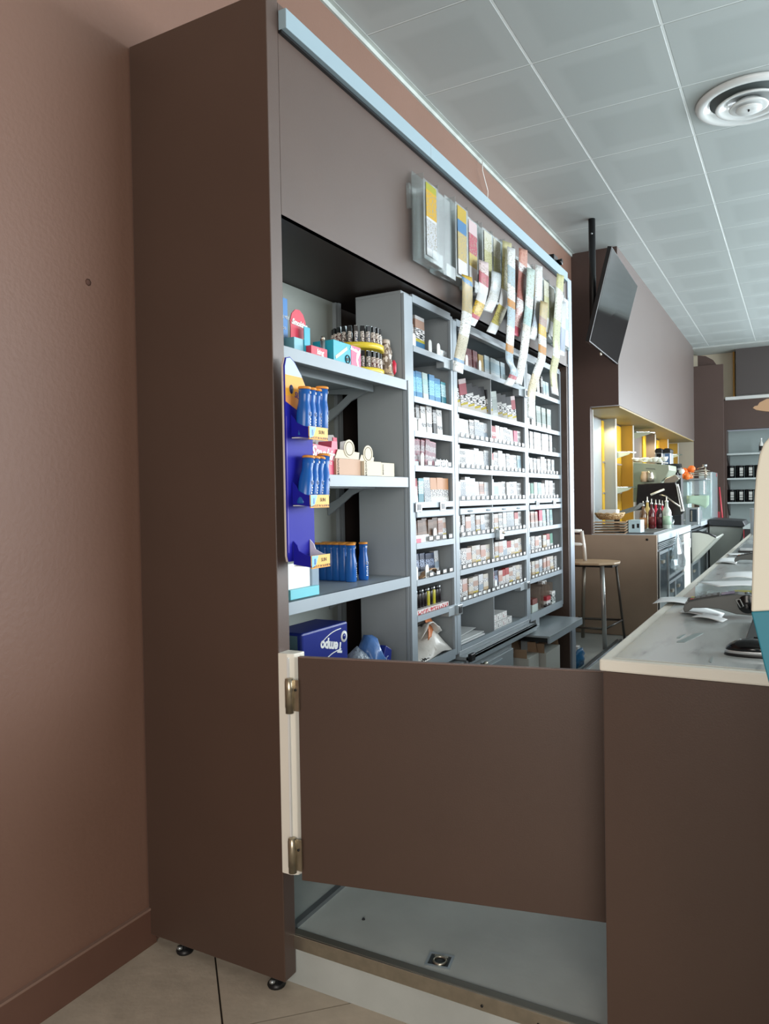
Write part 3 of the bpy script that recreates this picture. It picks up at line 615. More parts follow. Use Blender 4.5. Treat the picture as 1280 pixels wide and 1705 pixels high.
stock(1, 2, A1, B1, ['black_carton', 'black_carton', 'carton', 'carton', 'black_carton', 'carton', '-'], tabs=(2.965, 3.01))
stock(1, 3, A1+.02, A1+.25, ['striped']*6, lean=-.12, tabs=(3.03,))
stock(1, 4, A1, B1, ['red', 'teal_box', 'grey_print', 'orange_stripe', 'orange_stripe', 'orange_stripe'], tabs=(2.955,))
stock(1, 5, A1, B1-.02, ['brown_pack']*5+['rose_pale', 'photo_yellow'], tabs=(3.15,))
stock(1, 6, A1, B1-.03, ['navy']*6+['photo_blue'], tabs=(2.95, 3.06), back=.05)
# middle
stock(2, 0, A2, B2, ['red_pattern', 'red', 'red_pattern', 'red_pattern', 'gold', 'frost', 'frost', 'frost', 'frost', '-', '-', 'white'], tabs=(3.56, 3.74))
stock(2, 1, A2, M2, ['pouch', 'pouch_red', 'pouch', 'pouch', 'pouch'], LB, lean=.2)
stock(2, 1, M2, B2-.06, ['pouch', 'pouch_grey', 'pouch', 'pouch', 'pouch', 'pouch_red'], RB, lean=.16)
stock(2, 2, A2, M2, ['white_tall', 'white', 'white', 'white_text', 'grey_print', 'grey_print', 'photo_blue'], LB)
stock(2, 2, M2+.01, B2, ['red', 'red', 'white', 'white', 'white_text', 'white_text', 'white', 'pink', 'white_text'], RB)
stock(2, 3, A2, M2, ['white_tall', 'white_text', 'white', 'white', 'white_tall', 'white', 'grey_print'], LB)
stock(2, 3, M2+.01, B2, ['red_top', 'white_text', 'white_tall', 'white', 'white_text', 'white', 'white_text', 'frost'], RB)
stock(2, 4, A2, M2, ['white', 'grey_print', 'white_tall', 'white_tall', 'white', 'rose_pale', 'white'], LB)
stock(2, 4, M2+.01, B2, ['white_tall', 'frost', 'white', 'white_text', 'white', 'white_text', 'white', 'white_text'], RB)
stock(2, 5, A2, M2, ['white_text', 'black_carton', 'photo_rose', 'grey_print', 'photo_yellow', 'photo_blue', 'white_text'], LB, tabs=(3.47,))
stock(2, 5, M2+.01, B2, ['photo_black', 'photo_yellow', 'white_text', 'white_tall', 'grey_print', 'grey_print', 'red_top', 'white_text'], RB)
stock(2, 6, A2, M2, ['photo_blue', 'photo_black', 'photo_rose', 'photo_tan', 'photo_yellow', 'photo_rose', 'photo_tan'], LB)
stock(2, 6, M2+.01, B2, ['photo_black', 'photo_yellow', 'photo_rose', 'photo_blue', 'red_top', 'photo_tan', 'photo_yellow', 'photo_tan'], RB)
stock(2, 7, A2, M2-.03, ['photo_black', 'photo_rose', 'photo_tan', 'photo_yellow', 'photo_blue', 'photo_tan'], LB)
stock(2, 7, M2+.01, B2, ['red_top', 'navy', 'photo_rose', 'red_top', 'red_top', 'photo_yellow', 'photo_black', 'photo_tan', 'photo_black'], RB, tabs=(3.93,))
# right
stock(3, 0, A3, B3-.1, ['white', 'white', '-', '-', 'white', 'black_carton', 'frost', 'frost', '-'])
stock(3, 1, A3, B3-.12, ['white_tall', 'white_tall', 'pouch_grey', 'pouch_grey', 'pouch_grey'])
stock(3, 2, A3, B3-.1, ['white_tall']*7)
stock(3, 3, A3, B3-.06, ['white_text', 'white', 'white_text', 'white', 'white_tall', 'white_text', 'white_text', 'white'])
stock(3, 4, A3, B3-.04, ['white', 'green_box', 'white', 'teal', 'white', 'white_tall', 'white_tall', 'white_text'])
stock(3, 5, A3, B3-.1, ['photo_rose', 'rose_pale', 'rose_pale', 'pink', 'teal', 'grey_print', 'teal'])
stock(3, 6, A3, B3-.1, ['photo_blue', 'photo_black', 'photo_rose', 'white_text', 'photo_tan', 'red_top', 'green_box'])
stock(3, 7, A3, B3-.02, ['photo_black', 'photo_tan', 'photo_yellow', 'photo_blue', 'photo_rose', 'photo_rose', 'photo_tan', 'photo_black'])
# rows of black-edged price tags along the lips: joined, too small to pick apart
for c, rows, y0, y1 in ((2, (2, 3, 4, 5, 6, 7), A2, B2), (3, (3, 4, 6, 7), A3, B3-.05), (1, (3, 5, 6), A1+.1, B1)):
    mb = MB()
    for r in rows:
        k = int((y1-y0)/.066)
        for i in range(k):
            y = y0+(y1-y0)*(i+.5)/k; z = SH[r]+.026
            mb.box(XD+.001, XD+.003, y-.022, y+.022, z-.011, z+.011, BLACK).box(XD+.003, XD+.0036, y-.017, y+.017, z-.007, z+.007, WHITE)
    part('price_tags', mb, CAB[c], kind='stuff', label='row of small black-edged price tags')
# low clear dispensers in front of empty slots
for c, r, ys in ((1, 0, (3.26, 3.30)), (1, 3, (3.20, 3.24, 3.28, 3.31)), (3, 2, (5.12,)), (2, 0, (4.15, 4.2))):
    for qn, y in enumerate(ys):
        o = single('acrylic_dispenser', MB().box(XD-.12, XD-.012, y-.018, y-.015, SH[r]+.001, SH[r]+.05, ACRYL).box(XD-.015, XD-.012, y-.018, y+.018, SH[r]+.001, SH[r]+.045, ACRYL), f'small empty clear dispenser, {pos0[qn]} from left, {ORD[r]} shelf, {CABN[c]}', 'dispenser', 'empty clear dispensers in the cabinets')
# lowest compartments, lighters and odds and ends
z = SH[7]
trl = thing('lighter_tray', 'white printed tray holding a row of upright lighters', 'tray', (XD-.08, 3.15, z))
part('tray', MB().box(XD-.15, XD-.02, 2.97, 3.31, z+.001, z+.03, bandmat('tray_print', [(0, 'e2dedc'), (.15, 'd8d0ce')], [(.15, .85)], 'b03038', (1, 30, 2))), trl, .001)
for i in range(10):
    kk = i in (5, 7); nm = 'lighter'
    lm = mat('lighter_yellow', 'b3ab2e', .3) if kk else mat('lighter_black', '1b1517', .25)
    y = 2.99+i*.031
    l = thing('lighter', (f'yellow-printed lighter in the white tray, {pos0[i]} from the left' if kk else f'black lighter in the white printed tray, {pos0[i]} from the left'), 'lighter', (XD-.05, y, z+.0305), 'lighters in the white tray')
    part('body', MB().lathe([(.010, 0), (.0115, .004), (.0115, .062), (.010, .066)], lm, seg=10, sx=.7), l, local=True)
    part('cap', MB().lathe([(.009, .066), (.009, .078), (.004, .082)], STEEL if i % 2 else BLACK, seg=8, sx=.7), l, local=True)
single('filter_box', MB().box(XD-.06, XD-.02, 2.90, 2.965, z+.001, z+.085, bandmat('odd_box', [(0, 'd86a30'), (.14, 'd8d070'), (.34, 'dfe2e4'), (.62, '2a2d33')], [(.4, .95)], '303438', (1, 4, 12))), 'black and white box with yellow foot left of the lighter tray', 'box')
def blob(name, c, r, m, label, cat, sz=.6, n=9, sd=1, lab2=None, sy=1.0, group=None, crumple=.35):
    rnd = random.Random(sd); v = []; f = []; sg = 14
    for i in range(n+1):
        t = i/n*math.pi
        for j in range(sg):
            q = 2*math.pi*j/sg; k = 1+crumple*(rnd.random()-.5)
            v.append((c[0]+r*k*math.sin(t)*math.cos(q), c[1]+r*sy*k*math.sin(t)*math.sin(q), c[2]+r*sz*(1-math.cos(t))*(1+crumple*.5*(rnd.random()-.5))))
    for i in range(n):
        for j in range(sg): f.append((i*sg+j, i*sg+(j+1) % sg, (i+1)*sg+(j+1) % sg, (i+1)*sg+j))
    o = single(name, MB().add(v, f, m, True), label, cat, group)
    return o
z = SH[8]
BAGW = mat('white_bag_plastic', 'dcd9d2', .35, bump=.6, bscale=18)
bg = thing('carrier_bag', 'crumpled white carrier bag with orange print in the lowest compartment', 'bag', (XD-.1, 3.12, z))
gr = []
rnd = random.Random(4)
for i in range(15):
    r = []
    for j in range(9):
        u, v = i/14, j/8; y = 2.92+.39*u; hgt = .03+.125*math.exp(-((u-.72)/.24)**2)+.016*rnd.random()
        r.append((XD-.012-.2*v, y+.02*rnd.random(), z+.002+hgt*(.12+.88*math.sin(math.pi*min(.8, v*.9)))))
    gr.append(r)
part('bag_body', MB().sheet(gr, .003, BAGW), bg)
gr = []
for i in range(10):
    r = []
    for j in range(6):
        u, v = i/9, j/5; r.append((XD-.03-.06*v, 3.04+.21*u, z+.10+.055*math.sin(u*math.pi)+.02*rnd.random()-.03*v*u))
    gr.append(r)
part('bag_fold', MB().sheet(gr, .003, BAGW), bg)
gr = []
for i in range(8):
    r = []
    for j in range(5):
        u, v = i/7, j/4; r.append((XD-.045-.012*v-.02*u, 3.13+.085*v+.02*math.sin(u*3), z+.085+.09*u+.008*rnd.random()))
    gr.append(r)
part('orange_print', MB().sheet(gr, .003, mat('orange_plastic', 'd77e46', .4)), bg)
mb = MB()
for i in range(9):
    y = 2.92+.02*i+rnd.random()*.01; mb.tube([(XD-.03+.012*math.cos(q), y+.014*math.sin(q), z+.006+.012*rnd.random()) for q in (0, 1, 2, 3, 4, 5, 6)], .003, BLACK, 5)
single('cable_tangle', mb, 'small tangle of black cord in front of the white carrier bag', 'cord')
single('paper_stack', MB().box(XD-.2, XD-.03, 3.44, 3.80, z+.003, z+.01, PAPER, ).box(XD-.19, XD-.05, 3.5, 3.84, z+.01, z+.014, PAPER).prism([(3.40, z+.014), (3.8, z+.035), (3.8, z+.037), (3.40, z+.018)], 'X', XD-.2, XD-.08, PAPER), 'loose white sheets lying in the lowest left bay of the middle cabinet', 'paper')
for i in range(7):
    y = 3.90+(i % 4)*.085; zz = z+.002+(i//4)*.042
    tag(single('white_carton', MB().box(XD-.12, XD-.03, y, y+.08, zz, zz+.04, bandmat('carton_print_'+('a' if i % 2 else 'b'), [(0, 'e4e4e2'), (.9, 'd0d0ce')], [(.2, .8)], '3a3c48' if i % 2 else '9c3038', (1, 4, 3), thr=.58)), f'small white printed carton, {pos0[i % 4]} from left, {"upper" if i > 3 else "bottom"} layer, lowest right bay', 'box'), group='small white cartons in the lowest bay')
# acrylic box with boxes in the right cabinet
tb = thing('acrylic_organiser', 'brownish clear organiser in the lowest compartment of the right cabinet', 'organiser', (XD-.1, 4.9, z))
AB = mat('smoky_acrylic', 'c9beb4', .12, trans=.75, ior=1.1)
mb = MB()
for i in range(6): mb.box(XD-.16, XD-.03, 4.72+i*.07, 4.724+i*.07, z+.001, z+.14+.01*(i % 2), AB)
mb.box(XD-.165, XD-.16, 4.72, 5.074, z+.001, z+.15, AB)
part('partitions', mb, tb)
single('filter_box', MB().box(XD-.075, XD-.02, 4.90, 4.99, z+.001, z+.07, bandmat('redblack', [(0, '2a2022'), (.35, 'd8d0ce'), (.6, 'a82f3a')], [(.2, .5)], 'e8e8e8', (1, 5, 6))), 'red and black box in front of the clear organiser', 'box')
single('filter_box', MB().box(XD-.075, XD-.02, 5.02, 5.10, z+.001, z+.09, bandmat('whitegreen', [(0, 'd8dedc'), (.5, 'e6e6e4')], [(.2, .8)], '4a5a58', (1, 4, 8))), 'lower white and grey box at the right of the organiser', 'box')
single('filter_box', MB().box(XD-.11, XD-.08, 5.00, 5.10, z+.001, z+.16, bandmat('whitegrey2', [(0, 'dcdcda')], [(.6, .95)], '4a4a4c', (1, 5, 18))), 'taller white box behind at the right of the organiser', 'box')
single('filter_box', MB().box(XD-.09, XD-.03, 4.62, 4.74, z+.001, z+.05, mat('mint_card', 'c5d2cc', .5)).box(XD-.09, XD-.03, 4.63, 4.73, z+.05, z+.085, mat('maroon_card', '7a4038', .5)), 'maroon open pack on pale cartons left of the organiser', 'box')
# tan wrap in front of the navy packs
single('crumpled_wrapper', MB().sheet([[(XD-.012-.03*(j/5), 3.02+.2*(i/9), SH[6]+.003+.035*math.sin(i/9*3)+.012*rnd.random()) for j in range(6)] for i in range(10)], .002, mat('tan_wrap', 'b99878', .5)), 'crumpled tan wrapper in front of the navy packs', 'wrapper')
single('paper_booklet', MB().box(XD-.05, XD-.01, 2.945, 3.08, SH[5]+.001, SH[5]+.045, PAPER).box(XD-.0099, XD-.009, 2.955, 3.0, SH[5]+.002, SH[5]+.03, mat('hot_pink', 'cf3f5f', .4)), 'white box with hot pink patch in front of the brown packs', 'box')
single('filter_box', MB().box(XD-.05, XD-.012, 2.925, 2.99, SH[3]+.001, SH[3]+.03, mat('turq', '7fc4c8', .4)), 'small turquoise box at the foot of the pink-striped packs', 'box')
# ================================================================ TICKET HOLDERS
XH = -1.405
def design_ticket(k, cols, txt=((.1, .9),), t='8d8a78', sc=(1, 9, 40)): return bandmat('ticket_'+k, [(a, dim(c, .82)) for a, c in cols], txt, t, sc, thr=.58)
TK = [design_ticket('y', [(0, 'eceef0'), (.1, 'd4d8de'), (.5, 'eceef0'), (.53, 'e3b52c'), (.9, 'b9b83a')], ((.12, .5), (.56, .88))),
      design_ticket('b', [(0, 'eef0f2'), (.22, 'cfb978'), (.62, '4d88bc'), (.8, 'd0b23c')], ((.24, .62),)),
      design_ticket('r', [(0, 'f0f0f0'), (.3, 'd9c06a'), (.5, 'c4536a'), (.8, 'e6d0d4')], ((.3, .8),)),
      design_ticket('t', [(0, 'eef0f0'), (.3, 'c9c79a'), (.7, 'dcdccc')], ((.3, .9),), '8a8858'),
      design_ticket('g', [(0, 'eef0f0'), (.35, 'bdd6da'), (.6, 'e8ecec')], ((.1, .9),), '7d959c'),
      design_ticket('o', [(0, 'eeeeee'), (.4, 'c98a78'), (.9, 'd8b0a0')], ((.4, .95),), '8a4a40')]
tkorder = [0, None, 1, 2, 3, 3, 4, 5, 4, 0, 3, 3, 4, 4]
HY0, HP = 2.83, .164
tkl = ['yellow-topped', '', 'blue and tan', 'red-printed', 'yellowish', 'cream', 'pale blue', 'coral red', 'pale blue', 'yellow-topped', 'beige', 'beige', 'whitish', 'whitish']
pos = ['first', 'second', 'third', 'fourth', 'fifth', 'sixth', 'seventh', 'eighth', 'ninth', 'tenth', 'eleventh', 'twelfth', 'thirteenth', 'last']
for i in range(14):
    y = HY0+i*HP; z0, z1 = (2.525, 2.885) if i else (2.52, 2.87); d = .055 if i % 2 == 0 else .042
    t = thing('ticket_holder', f'clear acrylic ticket holder on the header, {pos[i]} from the left', 'ticket holder', (XH, y+.07, z0))
    th = .003; zz = random.uniform(-.012, .012); z0 += zz; z1 += zz
    part('back_plate', MB().box(XH, XH+th, y, y+.15, z0, z1+.02, ACRYL), t)
    part('side_wall', MB().box(XH+th, XH+d, y, y+th, z0, z1, ACRYL), t)
    part('side_wall', MB().box(XH+th, XH+d, y+.15-th, y+.15, z0, z1, ACRYL), t)
    part('front_plate', MB().box(XH+d-th, XH+d, y+th, y+.15-th, z0, z1-.02, ACRYL), t)
    part('base', MB().box(XH+th, XH+d, y+th, y+.15-th, z0, z0+th, ACRYL), t)
    if i in (0, 1, 3):
        part('lower_pocket', MB().box(XH+d, XH+d+.03, y+.02, y+.12, z0-.02, z0-.017, ACRYL).box(XH+d+.027, XH+d+.03, y+.02, y+.12, z0-.017, z0+.035, ACRYL), t)
    if tkorder[i] is not None:
        xx = XH+d+.002
        single('scratch_ticket', MB().box(xx, xx+.0012, y+.02, y+.12, z0+.02, z1-.03, TK[tkorder[i]]), f'{tkl[i]} lottery ticket in the {pos[i]} clear holder from the left', 'ticket')
single('wall_clip', MB().box(XF+.0005, XF+.012, 2.80, 2.822, 2.74, 2.84, ACRYL), 'clear acrylic mounting block left of the first ticket holder', 'bracket')
# hanging strips of tickets
RB_ = {}
def ribbon(pts, wpx, bands, label, xp=-1.33, txt=((.05, .95),), t='8a8a78', sway=.0):
    k = 'strip_'+str(len(RB_)); RB_[k] = 1; m = bandmat(k, [(a, dim(c, .8)) for a, c in bands], txt, t, (1, 14, 150), thr=.6)
    gr = []; n = len(pts)
    dense = []
    for a in range(n-1):
        for q in range(5):
            u = q/5; s0 = pts[max(a-1, 0)]; s1 = pts[a]; s2 = pts[a+1]; s3 = pts[min(a+2, n-1)]
            f = lambda i: .5*((2*s1[i])+(-s0[i]+s2[i])*u+(2*s0[i]-5*s1[i]+4*s2[i]-s3[i])*u*u+(-s0[i]+3*s1[i]-3*s2[i]+s3[i])*u**3)
            dense.append((f(0), f(1)))
    dense.append(pts[-1]); N = len(dense)
    for i, (x, y) in enumerate(dense):
        x2 = xp+.006*math.sin(i*.7+sway); a = P(x-wpx/2, y, 'X', x2); b = P(x+wpx/2, y+wpx*.35, 'X', x2)
        gr.append([tuple(a.lerp(b, j/3)) for j in range(4)])
    single('ticket_strip', MB().sheet(gr, .0008, m), label, 'ticket strip')
YE, TA, RE, BL, WH, TE, OR = 'e0b828', 'cdb98a', 'c9566a', '5a9ad0', 'f2f4f4', 'bcdcdc', 'dd9a50'
ribbon([(777, 456), (778, 475), (777, 520), (772, 555), (765, 590), (762, 617)], 17, [(0, WH), (.09, BL), (.12, 'ddd3b8'), (.38, WH), (.62, TA), (.9, BL), (.94, YE)], 'long lottery strip hanging furthest left, tan squares and white')
ribbon([(805, 432), (805, 470), (801, 495), (793, 518), (782, 538)], 16, [(0, WH), (.14, RE), (.2, YE), (.38, WH), (.66, RE), (.8, 'f0dede')], 'short strip with a yellow comb-like patch curling left', t='54450f', txt=((.2, .38), (.66, .9)))
ribbon([(826, 450), (825, 475), (820, 496), (811, 516)], 16, [(0, WH), (.5, 'e4eaee'), (.7, 'd8e2e6')], 'short white strip curling left beside the yellow-patched one')
ribbon([(844, 400), (843, 455), (840, 495), (830, 525), (817, 552)], 15, [(0, WH), (.12, 'cfc169'), (.32, WH), (.5, 'cfc78e'), (.8, 'd8d2a0')], 'strip ending in an olive-yellow patch and white tag', t='5d5518', txt=((.14, .3), (.5, .8)))
ribbon([(851, 410), (851, 470), (851, 520), (849, 565), (848, 598), (856, 618), (845, 640)], 13, [(0, WH), (.06, RE), (.09, 'b8cddc'), (.24, OR), (.3, WH), (.42, 'bcd2e0'), (.56, OR), (.62, WH), (.72, 'a9c3d0'), (.84, WH)], 'long blue and white strip bending at its lower end', xp=-1.296)
ribbon([(871, 412), (870, 450), (867, 500), (864, 530), (857, 556)], 14, [(0, RE), (.12, 'e9c9c4'), (.3, WH), (.42, 'c08478'), (.72, WH), (.8, 'd6a08c')], 'coral red printed strip hanging right of the blue and white one', t='8c3c38')
ribbon([(884, 445), (881, 500), (877, 540), (871, 590), (862, 637)], 13, [(0, WH), (.44, 'e8e2d8'), (.5, TE), (.66, WH), (.74, 'cfe4dc')], 'long mostly white strip with a pale teal section', xp=-1.312)
ribbon([(897, 440), (896, 500), (893, 535), (885, 563)], 12, [(0, WH), (.16, 'c9d6e6'), (.4, 'e6eaee'), (.6, WH)], 'short pale strip with a tag, right of the teal one')
ribbon([(906, 500), (903, 545), (902, 592), (893, 620), (885, 650), (884, 695)], 13, [(0, WH), (.16, 'ecdcb8'), (.28, 'f0e0c0'), (.36, WH), (.55, OR), (.62, WH), (.7, YE), (.78, 'a98a80'), (.84, TA)], 'longest orange-tinted strip reaching down over the cabinet post', xp=-1.314)
ribbon([(933, 455), (930, 500), (926, 555), (926, 588), (921, 618), (924, 655)], 12, [(0, WH), (.05, 'd8d6a8'), (.3, WH), (.36, 'd6dcb0'), (.6, 'e6eae0'), (.85, 'd9d69a')], 'long pale yellow strip at the far right end', xp=-1.315)
ribbon([(938, 500), (937, 550), (935, 590)], 9, [(0, WH), (.1, 'aebfe0'), (.5, 'dfe6ee')], 'narrow bluish strip behind the rightmost ticket strip', xp=-1.33)
# ================================================================ CABLES ABOVE THE HEADER
a = P(804, 270, 'X', XW+.03); 
pts = [P(x, y, 'X', XW+.04) for x, y in ((803, 268), (803, 284), (807, 300), (812, 318), (811, 338))]
single('hanging_cable', MB().tube(pts, .0035, WHITE, 6), 'thin white cable hanging from the ceiling edge behind the pale strip', 'cable')
p = P(921, 436, 'X', -1.45)
cv = thing('small_camera', 'small black camera with white lead on top of the header', 'camera', p)
part('camera_body', MB().box(-.05, .02, -.05, .05, -.03, .04, BLACK), cv, .006, local=True)
part('lens', MB().lathe([(.018, 0), (.022, .03), (.016, .034)], GLOSSB, T=Matrix.Translation((.02, .03, 0)) @ Matrix.Rotation(R90, 4, 'Y'), seg=14), cv, local=True)
q0 = p; pp = [P(x, y, 'X', -1.43)-q0 for x, y in ((917, 431), (912, 426), (906, 428), (902, 436))]
part('lead', MB().tube(pp, .005, WHITE, 6), cv, local=True)
# dim smudge on the left wall
single('wall_mark', MB().lathe([(.012, 0), (.006, .002)], mat('wall_mark', '5e4238', .7), T=Matrix.Translation(P(147, 470, 'X', XW+.0005)) @ Matrix.Rotation(R90, 4, 'Y'), seg=7), 'small chipped mark on the reddish brown wall at the left', 'wall mark')
# ================================================================ LEFT SHELVES
NB = mat('sun_bottle_blue', '1f5fae', .25); NO = mat('sun_cap_orange', 'e0943a', .35); NV = mat('deep_blue_card', '1f1f9a', .5, spec=.2)
# sun-lotion bottle, standing on its base with the flat orange cap on top
bprof = [(.021, 0), (.023, .004), (.023, .07), (.0215, .088), (.0183, .104), (.0175, .114), (.0183, .128), (.019, .146)]
def bottle(label, loc, group, rot=(0, 0, 0)):
    t = thing('sun_lotion_bottle', label, 'bottle', loc, group); t.rotation_euler = rot
    part('body', MB().lathe(bprof, NB, seg=20, sy=.8), t, local=True)
    part('cap', MB().lathe([(.0195, .1462), (.0208, .148), (.0208, .152), (.019, .154)], NO, seg=20, sy=.8), t, local=True)
    mb = MB()
    for k in range(5): mb.box(.0232, .0237, -.004+(k % 2)*.002, .004, .018+k*.0085, .0225+k*.0085, WHITE)
    mb.lathe([(.0065, 0), (.0065, .0006)], WHITE, T=Matrix.Translation((.0233, 0, .07)) @ Matrix.Rotation(R90, 4, 'Y'), seg=14)
    mb.lathe([(.0045, 0), (.0045, .0006)], NB, T=Matrix.Translation((.0236, 0, .07)) @ Matrix.Rotation(R90, 4, 'Y'), seg=12)
    mb.box(.0196, .0205, -.005, .005, .133, .135, WHITE).box(.0196, .0205, -.005, .005, .137, .139, WHITE)
    part('print', mb, t, local=True)
    return t
b0 = None
xs = [P(x, 967, 'Z', 1.21).x for x in (521, 534.5, 547.5, 560, 574)]
for i, x in enumerate(xs):
    L = f'blue orange-capped bottle on the third shelf, {pos[i]} of the front row from the left'
    if b0 is None: b0 = bottle(L, (x, 2.60, 1.211), 'blue bottles standing on the third shelf')
    else: dup(b0, (x, 2.60, 1.211), random.uniform(-.3, .3), L)
    dup(b0, (x+.008, 2.652, 1.211), random.uniform(-.3, .3), f'blue orange-capped bottle on the third shelf, {pos[i]} of the rear row')
p = P(588, 969, 'Z', 1.21); dup(b0, (p.x-.01, p.y+.0, 1.211), .3, 'blue orange-capped bottle standing nearest the shelf front on the third shelf')
p = P(602, 967, 'Z', 1.21); dup(b0, (p.x-.008, p.y+.03, 1.211), -.35, 'rightmost blue orange-capped bottle at the end of the row')
# hanging cardboard display
cdx = -1.383
ds = thing('cardboard_display', 'tall deep-blue cardboard bottle display with three trays hanging before the shelves', 'display', (cdx, 1.96, 1.35))
y0, y1 = 1.886, 2.032
out = [(y0, 1.37), (y0+.006, 1.352), (y1-.01, 1.352), (y1, 1.36), (y1, 1.80), (2.01, 1.885), (1.975, 1.935), (1.94, 1.972), (1.915, 1.985), (1.895, 1.98), (y0, 1.955)]
part('back_board', MB().prism(out, 'X', cdx, cdx+.004, NV), ds, label='deep blue back board')
part('board_edge', MB().prism([(a-.004 if a < 1.9 else a, b) for a, b in out], 'X', cdx-.005, cdx-.0005, mat('raw_card_edge', 'cdbfb4', .6)), ds, label='pale raw board edge')
hd = [(y0+.002, 1.845), (2.012, 1.80), (2.028, 1.80), (2.008, 1.885), (1.973, 1.935), (1.938, 1.970), (1.915, 1.982), (1.896, 1.978), (y0+.002, 1.952)]
hp = part('header_print', MB().prism(hd, 'X', cdx+.0041, cdx+.0048, bandmat('sun_header', [(0, 'e59a55'), (.35, 'e8a83a'), (.7, 'b9cfe0')], (), rough=.3)), ds, label='orange and yellow printed header')
part('header_badge', MB().lathe([(.014, 0), (.014, .001)], mat('badge_navy', '27305e', .4), T=Matrix.Translation((cdx+.005, 1.918, 1.885)) @ Matrix.Rotation(R90, 4, 'Y'), seg=20, sy=.7), hp)
text('lettering', 'SUN', .026, NV, (cdx+.0056, 1.96, 1.865), (0, 1, -.25), (0, 0, 1), hp)
part('side_seam', MB().box(cdx+.0042, cdx+.0046, y0+.002, y0+.006, 1.38, 1.80, mat('seam_violet', '5a4aa8', .5)), ds)
XT = -1.312
for k, (zb, zs) in enumerate(((1.735, 1.807), (1.525, 1.600), (1.338, 1.415))):
    ya, yb = 1.913, 2.006; zf = zb+.034
    cv_ = [(cdx+.005, zb+.004), (XT, zb-.004), (XT, zf-.004), (XT-.02, zf), (XT-.045, zf+.012), (cdx+.02, zs-.015), (cdx+.005, zs)]
    tr = part('tray', MB().prism(cv_, 'Y', ya, ya+.003, NV).prism(cv_, 'Y', yb-.003, yb, mat('tray_inside', 'dcd8dc', .5) if k == 2 else NV).box(cdx+.005, XT, ya+.003, yb-.003, zb-.002, zb+.001, PAPER), ds, label='blue tray with curved side walls')
    lab = part('tray_front', MB().box(XT, XT+.003, ya-.002, yb+.008, zb-.008, zf-.002, bandmat('sun_label', [(0, 'e5a040'), (.25, 'ecc06a')], [(.08, .24)], '5a3a18', (1, 22, 3))), tr)
    part('label_corner', MB().prism([(ya-.001, zb-.004), (ya+.02, zb+.002), (ya+.035, zf-.003), (ya-.001, zf-.003)], 'X', XT+.0031, XT+.0036, mat('sky_print', '7fc0e6', .4)).box(XT+.0037, XT+.0042, ya+.012, ya+.019, zb+.004, zb+.022, NB), tr)
    text('lettering', 'SUN', .016, mat('print_brown', '5a3a18', .5), (XT+.0035, ya+.065, zb+.016), (0, 1, 0), (0, 0, 1), tr)
    if k < 2:
        for i in range(3):
            tilt = .20 if k == 1 else .02
            dup(b0, (cdx+.036, ya+.018+i*.030-(.004 if k else 0), zb+.003), None, f'blue orange-capped bottle in the {["top", "middle"][k]} tray of the cardboard display, {pos[i]} from the left', 'bottles in the cardboard display', rot=(-tilt, .05, .2))
        dup(b0, (cdx+.048, ya+.098, zb+.012), None, f'rearmost blue bottle squeezed at the right of the {["top", "middle"][k]} cardboard tray', 'bottles in the cardboard display', rot=(-tilt, .05, .5))
# shelf 3 left: white dispenser with turquoise lid
wb = thing('tissue_box', 'white and clear box with turquoise lower edge at the left of the third shelf', 'box', (-1.56, 2.15, 1.211))
part('box_body', MB().box(-1.62, -1.49, 2.02, 2.165, 1.213, 1.33, WHITE), wb, .004)
part('clear_sleeve', MB().box(-1.62, -1.485, 2.168, 2.215, 1.213, 1.325, mat('bluish_film', 'b9cede', .15, trans=.4)), wb, .006)
part('turquoise_base', MB().box(-1.488, -1.47, 2.02, 2.19, 1.212, 1.245, mat('turquoise_strip', '6fc3cf', .4)), wb, .002)
# ---- top shelf
z = 2.041
RED = mat('signal_red', 'cf2f4a', .35); CY = mat('cyan_card', '2aa7bf', .35); PK = mat('pink_card', 'e0527c', .35); BLU = mat('blue_card', '3f7fc0', .35); YL = mat('yellow_plastic', 'e3c93e', .3)
bb = thing('display_box', 'blue printed card box with yellow disc at the left of the top shelf', 'box', (-1.62, 2.12, z))
part('card_back', MB().box(-1.64, -1.635, 2.02, 2.262, z, z+.235, BLU), bb, .001)
part('tray', MB().box(-1.635, -1.56, 2.02, 2.20, z, z+.06, mat('dark_teal_card', '2a5f78', .4)), bb)
part('yellow_disc', MB().lathe([(.036, 0), (.036, .001)], mat('disc_white', 'dfe6ea', .4), T=Matrix.Translation((-1.634, 2.135, z+.175)) @ Matrix.Rotation(R90, 4, 'Y'), seg=24).lathe([(.028, .001), (.028, .002)], mat('disc_yellow', 'c8c04a', .4), T=Matrix.Translation((-1.634, 2.135, z+.175)) @ Matrix.Rotation(R90, 4, 'Y'), seg=24), bb)
text('lettering', 'COTTON MIX', .017, WHITE, (-1.6335, 2.215, z+.165), (0, 1, 0), (0, 0, 1), bb)
text('lettering', 'THE BULLDOG', .013, WHITE, (-1.6335, 2.205, z+.125), (0, 1, 0), (0, 0, 1), bb)
single('painted_reflection', MB().box(-1.848, -1.845, 2.10, 2.22, z+.19, z+.26, mat('reflection_maroon', '3d2a2e', .3)), 'dark maroon painted reflection on the pale back panel above the blue box', 'reflection')  # reflection in the panel, put in as a dark painted square
sb = thing('display_box', 'red rounded die-cut display box with turquoise tray on the top shelf', 'box', (-1.52, 2.16, z))
rr = [(2.115+.0, z+.05)]+[(2.16+.047*math.cos(a), z+.105+.055*math.sin(a)) for a in [math.radians(d) for d in (200, 170, 140, 110, 80, 50, 20, -10, -40)]]+[(2.165, z+.05)]
part('die_cut_top', MB().prism(rr, 'X', -1.52, -1.517, RED), sb)
